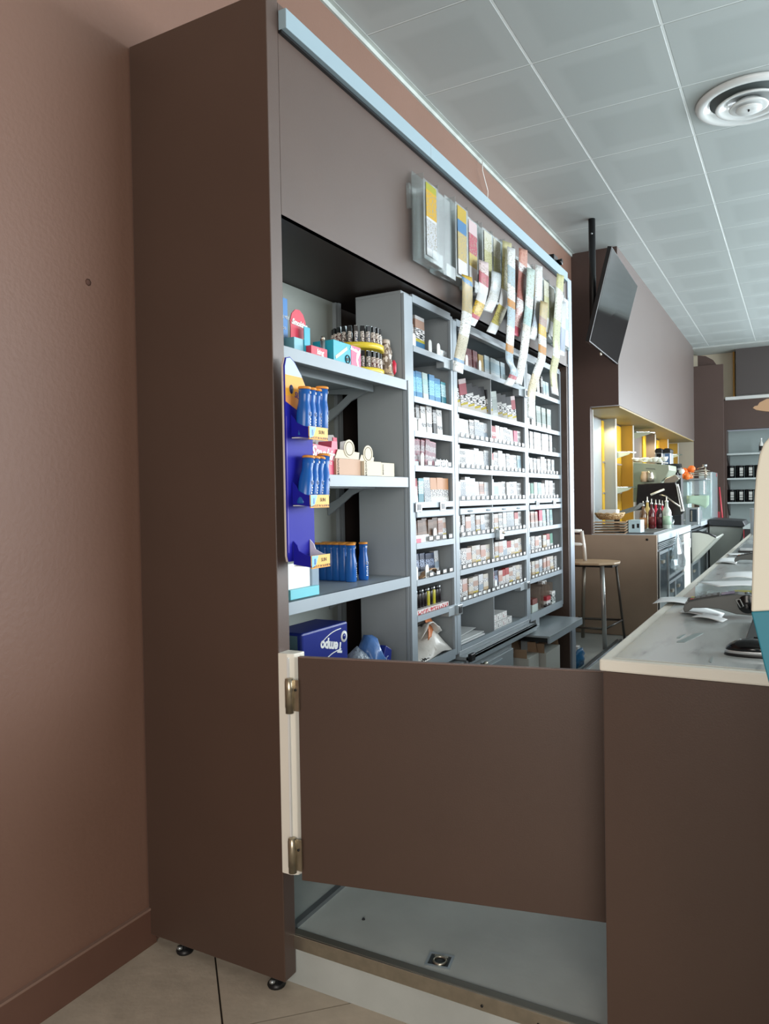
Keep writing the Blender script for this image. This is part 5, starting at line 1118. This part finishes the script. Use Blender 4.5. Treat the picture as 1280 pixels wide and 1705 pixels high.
# tablet-like scale display leaning
single('tilted_tray', MB().prism([(-1.86, ZB+.16), (-1.50, ZB+.27), (-1.46, ZB+.30), (-1.52, ZB+.235), (-1.60, ZB+.20), (-1.84, ZB+.13)], 'Y', 8.15, 8.45, mat('dull_steel', '7f8886', .35, .5)).box(-1.75, -1.70, 8.28, 8.33, ZB+.001, ZB+.17, BLACK).box(-1.85, -1.6, 8.2, 8.42, ZB+.001, ZB+.02, BLACK), 'tilted steel tray on a black stand behind the wicker basket', 'tray')
# coffee machine
cm = thing('coffee_machine', 'large grey-green espresso machine with black side panel and cups on top', 'coffee machine', (-1.6, 9.6, ZB))
YM = 9.2
def pl(pts, Y): return [(P(x, y, 'Y', Y).x, P(x, y, 'Y', Y).z) for x, y in pts]
part('housing', MB().prism(pl([(1054, 836), (1054, 770), (1113, 774), (1114, 783), (1108, 795), (1100, 802), (1092, 836)], YM), 'Y', YM, YM+.6, mat('machine_green_grey', 'a3ab98', .3, .25)), cm, .006)
part('trim_line', MB().prism(pl([(1075, 779), (1090, 780), (1091, 783), (1089, 782), (1075, 781)], YM-.003), 'Y', YM-.003, YM-.001, mat('trim_dark', '70766c', .4)), cm)
part('black_side', MB().prism(pl([(1061, 806), (1124, 803), (1138, 852), (1132, 858), (1118, 859), (1105, 846), (1058, 850)], YM-.12), 'Y', YM-.12, YM-.005, mat('machine_black', '191719', .25)), cm, .008)
part('chrome_frame', MB().prism(pl([(1125, 806), (1129, 806), (1139, 851), (1133, 852)], YM-.15), 'Y', YM-.15, YM-.121, WHITE), cm, .004)
part('frame_gap', MB().prism(pl([(1127.5, 810), (1128.5, 810), (1136, 848), (1134.5, 848)], YM-.152), 'Y', YM-.152, YM-.1501, BLACK), cm)
part('group_head', MB().prism(pl([(1106, 797), (1124, 790), (1130, 797), (1122, 804), (1104, 806)], YM-.02), 'Y', YM-.004, YM+.1, CHROME), cm, .006)
part('base_plate', MB().box(-1.90, -1.40, YM, YM+.6, ZB+.001, ZB+.06, STEEL), cm, .005)
part('steam_wand', MB().tube([P(1098, 824, 'Y', YM-.2), P(1108, 826, 'Y', YM-.22), P(1118, 834, 'Y', YM-.24), P(1132, 844, 'Y', YM-.22)], .009, CHROME, 8), cm)
part('lever', MB().tube([P(1083, 824, 'Y', YM-.2), P(1095, 819, 'Y', YM-.2), P(1105, 815, 'Y', YM-.14)], .012, CREAM, 8), cm)
part('cup_rail', MB().tube([P(1054, 768, 'Y', YM+.05), P(1112, 771, 'Y', YM+.05)], .008, CHROME, 6), cm)
hp = P(1060, 770, 'Y', YM+.1)
for i in range(7):
    p = P(1058+i*8, 771, 'Y', YM+.15+(i % 2)*.15)
    single('coffee_cup', MB().lathe([(.022, 0), (.04, .035), (.043, .052), (.039, .052), (.034, .034), (.0, .006)], WHITE, (p.x, YM+.15+(i % 2)*.15, hp.z+.004), 16), f'white coffee cup on top of the espresso machine, {pos[i]} from the left', 'cup', 'cups on the espresso machine')
# cup stack before the machine
for i, (x, w, c, L) in enumerate(((1072, .05, TRM, 'tan tube of cups standing before the espresso machine'), (1082, .055, CHROME, 'chrome milk jug before the espresso machine'))):
    p = P(x, 804, 'Y', YM-.08)
    single('jug' if i else 'cup_tube', MB().lathe([(w*.8, 0), (w*.85, .06), (w*.6, .10), (w*.62, .12)], c, (p.x, YM-.06, p.z+.012), 16), L, 'jug' if i else 'cup')
# grinders
for i, (x0, x1) in enumerate(((1090, 1102), (1104, 1116))):
    Yg = 10.2+i*.1; a = P(x0, 768, 'Y', Yg); b = P(x1, 746, 'Y', Yg)
    t = thing('coffee_grinder', ['left coffee grinder with dark front behind the espresso machine', 'right coffee grinder with blue printed front behind the espresso machine'][i], 'coffee grinder', ((a.x+b.x)/2, Yg+.1, ZB))
    part('body', MB().box(a.x, b.x, Yg, Yg+.25, ZB+.001, b.z-.06, mat('grinder_silver', 'b4b8bc', .3, .5)), t, .01)
    part('top_cap', MB().prism([(a.x, b.z-.06), (b.x, b.z-.06), (b.x, b.z-.02), (b.x-.02, b.z), (a.x+.02, b.z), (a.x, b.z-.02)], 'Y', Yg+.002, Yg+.248, BLACK), t, .006)
    w = (b.x-a.x)*.25
    part('front_panel', MB().box(a.x+w, b.x-w*.4, Yg-.004, Yg, a.z-.2, b.z-.07, [GLOSSB, mat('grinder_blue', '5a7496', .3)][i]), t)
# black portafilters / knobs right of the machine
kx = P(1124, 783, 'Y', 9.9)
t = thing('cup_warmer', 'black ribbed appliance with white knob beside the espresso machine', 'appliance', (kx.x, 10.0, ZB))
part('body', MB().prism(pl([(1110, 800), (1116, 788), (1128, 786), (1129, 797), (1122, 804)], 9.9), 'Y', 9.9, 10.3, BLACK), t, .01)
part('top_roll', MB().lathe([(.07, -.1), (.075, 0), (.07, .1)], GLOSSB, T=Matrix.Translation(P(1120, 782, 'Y', 10.0)) @ Matrix.Rotation(R90, 4, 'Y'), seg=18), t)
part('knob', MB().lathe([(.03, 0), (.035, .03), (.02, .05)], WHITE, T=Matrix.Translation(P(1135, 785, 'Y', 9.88)) @ Matrix.Rotation(R90, 4, 'X'), seg=16), t)
part('support', MB().box(kx.x-.05, kx.x+.05, 10.0, 10.2, 1.121, kx.z-.1, BLACK), t)
# juicer with oranges
YJ = 11.3
ju = thing('orange_juicer', 'orange juicer with clear square body and wire basket for fruit', 'juicer', (P(1145, 850, 'Y', YJ).x, YJ+.2, 1.12))
part('body', bx(1128, 1146, 801, 850, YJ, .35, mat('juicer_grey', '9aaeae', .25, .2)), ju, .02)
part('clear_tank', bx(1147, 1172, 800, 824, YJ+.02, .3, FILM), ju, .01)
part('tray_top', bx(1126, 1176, 796, 800, YJ-.05, .5, STEEL), ju, .004)
part('base', bx(1130, 1165, 850, 866, YJ+.02, .3, STEEL), ju, .01)
mb = MB()
for i in range(9):
    y = YJ-.03+i*.055; a = P(1150, 796, 'Y', y); b = P(1176, 788, 'Y', y); mb.tube([(a.x, y, a.z+.01), (a.x, y, a.z+.09), ], .005, CHROME, 5).tube([(b.x, y, a.z+.01), (b.x, y, a.z+.09)], .005, CHROME, 5)
a = P(1150, 792, 'Y', YJ); b = P(1176, 792, 'Y', YJ)
for zz in (.03, .06, .09): mb.tube([(a.x, YJ-.03, a.z+zz-.02), (b.x, YJ-.03, a.z+zz-.02), (b.x, YJ+.42, a.z+zz-.02), (a.x, YJ+.42, a.z+zz-.02), (a.x, YJ-.03, a.z+zz-.02)], .004, CHROME, 5)
part('wire_basket', mb, ju)
part('feed_rail', MB().tube([P(1160, 781, 'Y', YJ), P(1172, 777, 'Y', YJ)], .008, CHROME, 6).lathe([(.03, 0), (.03, .03)], STEEL, tuple(P(1173, 777, 'Y', YJ)), 14), ju)
part('feed_post', MB().tube([P(1174, 778, 'Y', YJ+.02), P(1174, 797, 'Y', YJ+.02)], .01, CHROME, 8), ju)
OR_ = mat('orange_peel', 'e8742a', .4, bump=.3, bscale=120)
for i, (x, y, Yo) in enumerate(((1133, 793, 11.22), (1143, 793, 11.22), (1140, 785, 11.3), (1151, 781, 11.3), (1136, 793, 11.36), (1147, 794, 11.36))):
    p = P(x, y, 'Y', Yo)
    single('orange', MB().lathe([(.002, -.052), (.03, -.043), (.048, -.02), (.052, 0), (.048, .02), (.03, .043), (.006, .051), (.002, .049)], OR_, tuple(p), 18), ['lower left orange on the juicer tray', 'lower right orange on the juicer tray', 'upper left orange on the juicer pile', 'topmost orange on the juicer pile', 'left rear orange on the juicer tray', 'right rear orange on the juicer tray'][i], 'orange', 'oranges on the juicer')
cp = P(1143, 824, 'Y', YJ-.06)
gr = [[(P(x, y, 'Y', YJ-.06).x, YJ-.06-.01*math.sin(i*1.3+j), P(x, y, 'Y', YJ-.06).z) for j, (x, y) in enumerate(zip((1143, 1150, 1158, 1166, 1174, 1180), yy))] for i, yy in enumerate(([825]*6, [832, 832, 832, 832, 832, 831], [838, 836, 838, 839, 842, 838], [839, 838, 840, 842, 847, 840]))]
single('cleaning_cloth', MB().sheet(gr, .006, mat('mint_cloth', 'b4cfb8', .8)), 'pale mint green cloth hanging over the juicer front', 'cloth')
mw = thing('small_oven', 'small steel appliance with dark door below the mint cloth', 'appliance', (P(1152, 860, 'Y', 11.0).x, 11.1, 1.12))
part('body', bx(1141, 1163, 845, 874, 10.9, .25, STEEL), mw, .006)
part('door', bx(1148, 1160, 848, 869, 10.895, .004, GD), mw, .002)
part('handle', bx(1150, 1152, 850, 868, 10.88, .014, CHROME), mw)
# tall glass cabinet
tg = thing('glass_cabinet', 'tall pale mirrored refrigerator cabinet behind the juicer with red corner mark', 'cabinet', (P(1180, 870, 'Y', 12.4).x, 12.6, ZB))
part('body', bx(1164, 1184, 786, 866, 12.4, .6, mat('pale_mirror', 'b9cfd2', .15, .4)), tg, .005)
part('side_panel', bx(1184.3, 1185.3, 785.5, 866, 12.4, .85, mat('cabinet_grey', '7e898c', .3, .3)), tg, .005)
part('red_mark', MB().lathe([(.03, 0), (.03, .004)], mat('mark_red', 'c04048', .4), T=Matrix.Translation(P(1192.5, 791, 'X', P(1185.3, 791, 'Y', 12.4).x+.001)) @ Matrix.Rotation(R90, 4, 'Y'), seg=16), tg)
single('broom', MB().tube([P(1197, 811, 'Y', 13.3), P(1204, 880, 'Y', 13.2)], .014, mat('broom_red', 'b8404a', .4), 8).tube([P(1204, 880, 'Y', 13.2), (P(1204, 880, 'Y', 13.2).x+.05, 13.2, ZP+.1)], .014, MATS['broom_red'], 8).box(P(1204, 880, 'Y', 13.2).x-.08, P(1204, 880, 'Y', 13.2).x+.17, 13.17, 13.23, ZP+.001, ZP+.1, MATS['broom_red']), 'broom with long red handle leaning by the dark brown panel', 'broom')
single('dustpan', bx(1192, 1198, 852, 866, 13.25, .04, MATS['broom_red']), 'small red item beside the mirrored cabinet foot', 'dustpan', bevel=.004)
single('wood_box', bx(1178, 1206, 868, 885, 13.32, .25, mat('light_beech', 'c9b59a', .5)), 'light wooden end panel of the back bar below the broom', 'panel', bevel=.003)
# ---------------------------------------------------------------- far shelves
fs = thing('wall_shelving', 'grey recessed wall shelves on the far brown wall with black jars', 'shelf', (-.3, FY+.2, 1))
zs = [P(1220, y, 'Y', FY).z for y in (755, 796, 836)]
for k, zz in enumerate(zs+[P(1220, 885, 'Y', FY).z]):
    part('shelf_board', MB().box(-1.10, .44, FY-.04, FY+.37, zz-.03, zz, mat('shelf_grey', 'b4bcbc', .45)), fs, .003)
    if k < 3: part('shelf_bracket', MB().prism([(FY+.36, zz-.03), (FY-.02, zz-.03), (FY+.05, zz-.09), (FY+.25, zz-.2), (FY+.36, zz-.24)], 'X', -1.10, -1.08, mat('bracket_dark', '4c4a4a', .5)), fs)
for r, ks in ((1, (1214, 1229.5, 1245, 1260.5)), (2, (1214, 1229, 1244.5, 1260))):
    for i, x in enumerate(ks):
        p = P(x+2, 790, 'Y', FY+.08)
        t = thing('coffee_tin', f'black tin with silver label on the {["", "middle", "lower"][r]} far shelf, {pos[i]} from the left', 'tin', (p.x, FY+.1, zs[r]+.001), 'black tins on the far shelves')
        h_ = .21
        part('tin', MB().lathe([(.066, 0), (.068, .01), (.068, h_-.02), (.072, h_-.018), (.072, h_), (.06, h_+.004)], GLOSSB, seg=20), t, local=True)
        part('label', MB().box(.0, .052, -.0715, -.040, .035, h_-.035, bandmat('tin_label', [(0, 'b0b0ac'), (.2, '4a4a4a'), (.3, 'b8b8b4'), (.55, '505050'), (.62, 'bcbcb8')], (), rough=.3)), t, local=True)
p = P(1267, 752, 'Y', FY+.05)
t = thing('bottle', 'dark labelled bottle alone on the topmost far shelf', 'bottle', (p.x, FY+.08, zs[0]+.001))
part('body', MB().lathe([(.034, 0), (.036, .01), (.036, .13), (.014, .19), (.013, .22)], mat('bottle_white', 'c8c8c4', .3), seg=16), t, local=True)
part('label', MB().lathe([(.037, .03), (.037, .11)], mat('label_black', '2a2624', .4), seg=16), t, local=True)
part('cap', MB().lathe([(.015, .22), (.015, .245)], WHITE, seg=12), t, local=True)
zl = P(1220, 885, 'Y', FY).z
for i in range(9):
    single('wine_glass', MB().lathe([(.03, 0), (.004, .008), (.004, .08), (.03, .11), (.036, .15), (.03, .18), (.028, .18), (.034, .15), (.0, .1)], ACRYL, (-.98+.36+(i % 5)*.08, FY+.06+(i//5)*.12, zl+.001), 14), f'stemmed glass on the lowest far shelf, {pos[i]} of the cluster', 'glass', 'stemmed glasses on the lowest far shelf')
# furniture behind the far end of the counter
db = thing('back_counter', 'dark low counter with pale top before the far shelves', 'counter', (-.5, 12.2, ZP))
part('body', MB().box(-.66, .8, 11.2, 12.6, ZP, 1.05, mat('near_black_body', '2a2629', .5)), db, .004)
part('top', MB().box(-.68, .82, 11.18, 12.62, 1.051, 1.075, mat('pale_edge', 'a9b2b2', .4)), db, .002)
part('red_edge', MB().box(-.672, -.662, 11.2, 11.26, .6, 1.04, mat('edge_red', 'a8303c', .4)), db)
q1 = P(1254, 890, 'Z', ZG)
single('paper_cup_stack', MB().lathe([(.045, 0), (.05, .25), (.047, .25), (.04, .01), (.0, .01)], mat('translucent_white', 'b8c6d0', .4), (q1.x+.02, min(q1.y, 8.2), ZG+.001), 18), 'pale upright beaker near the far end of the counter', 'cup')
single('folder_stack', MB().box(-.37, -.15, 5.6, 6.1, ZG+.001, ZG+.012, BLACK).box(-.36, -.14, 5.62, 6.08, ZG+.012, ZG+.03, STEEL), 'flat dark tray of papers on the counter beyond the far terminal', 'tray')
# ================================================================ BAR STOOL
st = thing('bar_stool', 'wooden-seated bar stool with silver metal legs by the back bar', 'stool', (-1.75, 7.0, ZP))
YS_ = 6.95
sl = P(1012, 937, 'Y', YS_)
seat = [(P(x, 937, 'Y', YS_).x, yy) for x, yy in ((944, 6.80), (975, 6.74), (1005, 6.76), (1026, 6.86), (1031, 6.98), (1026, 7.12), (1005, 7.2), (975, 7.22), (944, 7.15))]
part('seat', MB().prism(seat, 'Z', sl.z-.012, sl.z+.008, mat('beech_ply', 'b39a7c', .4, noise=.08, nscale=9)), st, .006)
part('seat_frame', MB().box(P(950, 937, 'Y', YS_).x, P(1024, 937, 'Y', YS_).x, 6.84, 7.1, sl.z-.035, sl.z-.013, BLACK), st, .004)
LM = mat('satin_leg', 'b4b6b4', .3, .6)
def leg(x0, y0, x1, y1, Ya, Yb, r, m=LM):
    a = P(x0, y0, 'Y', Ya); b = P(x1, y1, 'Y', Yb); b.z = ZP+.002; a.z = sl.z-.02
    part('leg', MB().tube([a, b], r, m, 12), st); return a, b
l1 = leg(1002, 943, 1007, 1071, 6.84, 6.80, .02)
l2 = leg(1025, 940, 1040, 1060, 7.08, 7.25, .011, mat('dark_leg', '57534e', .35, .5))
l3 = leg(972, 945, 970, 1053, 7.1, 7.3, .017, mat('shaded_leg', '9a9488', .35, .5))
l4 = leg(948, 943, 943, 1071, 6.86, 6.82, .02)
fr_ = [l1[0].lerp(l1[1], .76), l2[0].lerp(l2[1], .72), l3[0].lerp(l3[1], .74), l4[0].lerp(l4[1], .76)]
part('footrest', MB().tube(fr_+fr_[:1], .011, MATS['dark_leg'], 8), st)
bk = [P(974, 936, 'Y', 7.0), P(972, 910, 'Y', 7.0), P(968, 884, 'Y', 7.0)]
bk[0].z = sl.z+.008
part('backrest_post', MB().tube(bk, .017, mat('white_tube', 'd9d4cc', .35, .2), 10), st)
bl = [Vector((p.x-.36, p.y, p.z)) for p in bk]
part('backrest_post', MB().tube(bl, .017, MATS['white_tube'], 10), st)
part('backrest_rail', MB().tube([bk[2], bl[2]], .016, MATS['white_tube'], 10), st)
m_ = bk[1].lerp(bk[2], .15); m2 = bl[1].lerp(bl[2], .15)
part('backrest_rail', MB().tube([m_, m2], .016, MATS['white_tube'], 10), st)
# blue crisp bag on the platform
cb = P(964, 1110, 'Z', ZP); rnd = random.Random(5)
gr = [[(cb.x-.03+.02*rnd.random()+.05*math.sin(math.pi*i/7)*(1 if True else 0)*(.5+.5*math.sin(math.pi*j/7)), cb.y-.1+.22*i/7, ZP+.001+.15*j/7*(.6+.4*math.sin(math.pi*i/7))) for j in range(8)] for i in range(8)]
tb_ = thing('snack_bag', 'small blue packet lying on the grey floor beside the aluminium edge', 'packet', (cb.x, cb.y, ZP))
part('packet', MB().sheet(gr, .02, mat('packet_bright_blue', '2f6f9f', .3, noise=.25, nscale=30)), tb_)
part('white_top', MB().box(cb.x-.03, cb.x+.0, cb.y-.03, cb.y+.04, ZP+.14, ZP+.165, WHITE), tb_, .004)
# ================================================================ TELEVISION
tv = thing('television', 'flat black television tilted down from the ceiling on a black pole', 'television', (-1.5, 6.74, 2.9))
pt = P(985, 365, 'Z', ZC-.001)
part('pole', MB().tube([pt, (pt.x, pt.y, 2.85)], .030, BLACK, 16), tv)
part('pole_bolt', MB().lathe([(.008, 0), (.008, .006)], STEEL, T=Matrix.Translation(P(985, 389, 'Y', pt.y-.036)) @ Matrix.Rotation(R90, 4, 'X'), seg=8), tv)
TL, TR_, BR, BL_ = [Vector(p) for p in ((-1.29, 6.137, 3.502), (-1.33, 7.442, 3.507), (-1.523, 7.437, 2.785), (-1.475, 6.135, 2.772))]
c = (TL+TR_+BR+BL_)/4; ux = ((TR_-TL)+(BR-BL_)).normalized(); n = ux.cross((TL-BL_)+(TR_-BR)).normalized(); uy = n.cross(ux)
if n.dot(Vector((0, 0, CAMZ))-c) < 0: n = -n
def tvq(pts4, t0, t1, m, mb=None):
    mb = mb or MB(); v = [tuple(p+n*t0) for p in pts4]+[tuple(p+n*t1) for p in pts4]
    return mb.add(v, [(0, 1, 2, 3), (7, 6, 5, 4), (0, 4, 5, 1), (1, 5, 6, 2), (2, 6, 7, 3), (3, 7, 4, 0)], m)
Q = [TL, TR_, BR, BL_]
part('casing', tvq(Q, -.035, 0, BLACK), tv, .004)
qi = [c+(q-c)*.975 for q in Q]
part('screen', tvq(qi, .0005, .002, mat('tv_screen', '0b0e10', .07, spec=.9)), tv)
qb = [c+(q-c)*.55 for q in Q]
part('rear_housing', tvq(qb, -.08, -.036, BLACK), tv, .01)
part('mount_arm', MB().tube([Vector((pt.x, pt.y, 2.95)), c-n*.07], .03, BLACK, 8), tv)
lo_ = (BL_*.55+BR*.45)
part('badge', MB().tube([lo_-n*.02-uy*.006-ux*.03, lo_-n*.02-uy*.02, lo_-n*.02-uy*.006+ux*.03], .008, CHROME, 6), tv)
# ================================================================ CEILING DIFFUSER
dc = Vector((-.262, 5.20, ZC))
df = thing('air_diffuser', 'round white ceiling air diffuser with stepped rings', 'air vent', dc)
WG = mat('diffuser_white', 'dfe3e3', .22)
part('outer_ring', MB().lathe([(.30, -.002), (.305, -.014), (.295, -.03), (.275, -.036), (.25, -.03), (.225, -.008), (.222, -.003)], WG, seg=56), df, local=True)
part('dark_throat', MB().lathe([(.223, -.0035), (.223, -.0022)], mat('throat_grey', '5d6666', .5), seg=40), df, local=True)
part('middle_cone', MB().lathe([(.13, -.006), (.175, -.034), (.19, -.046), (.185, -.05), (.165, -.046), (.12, -.018), (.118, -.010)], WG, seg=44), df, local=True)
part('inner_cone', MB().lathe([(.06, -.012), (.10, -.045), (.112, -.056), (.105, -.060), (.07, -.052), (.03, -.05), (.004, -.05)], WG, seg=36), df, local=True)
part('centre_disc', MB().lathe([(.055, -.062), (.075, -.068), (.07, -.075), (.02, -.07), (.004, -.070)], WG, seg=30), df, local=True)
part('screw', MB().lathe([(.006, -.082), (.006, -.071)], BLACK, seg=8), df, local=True)
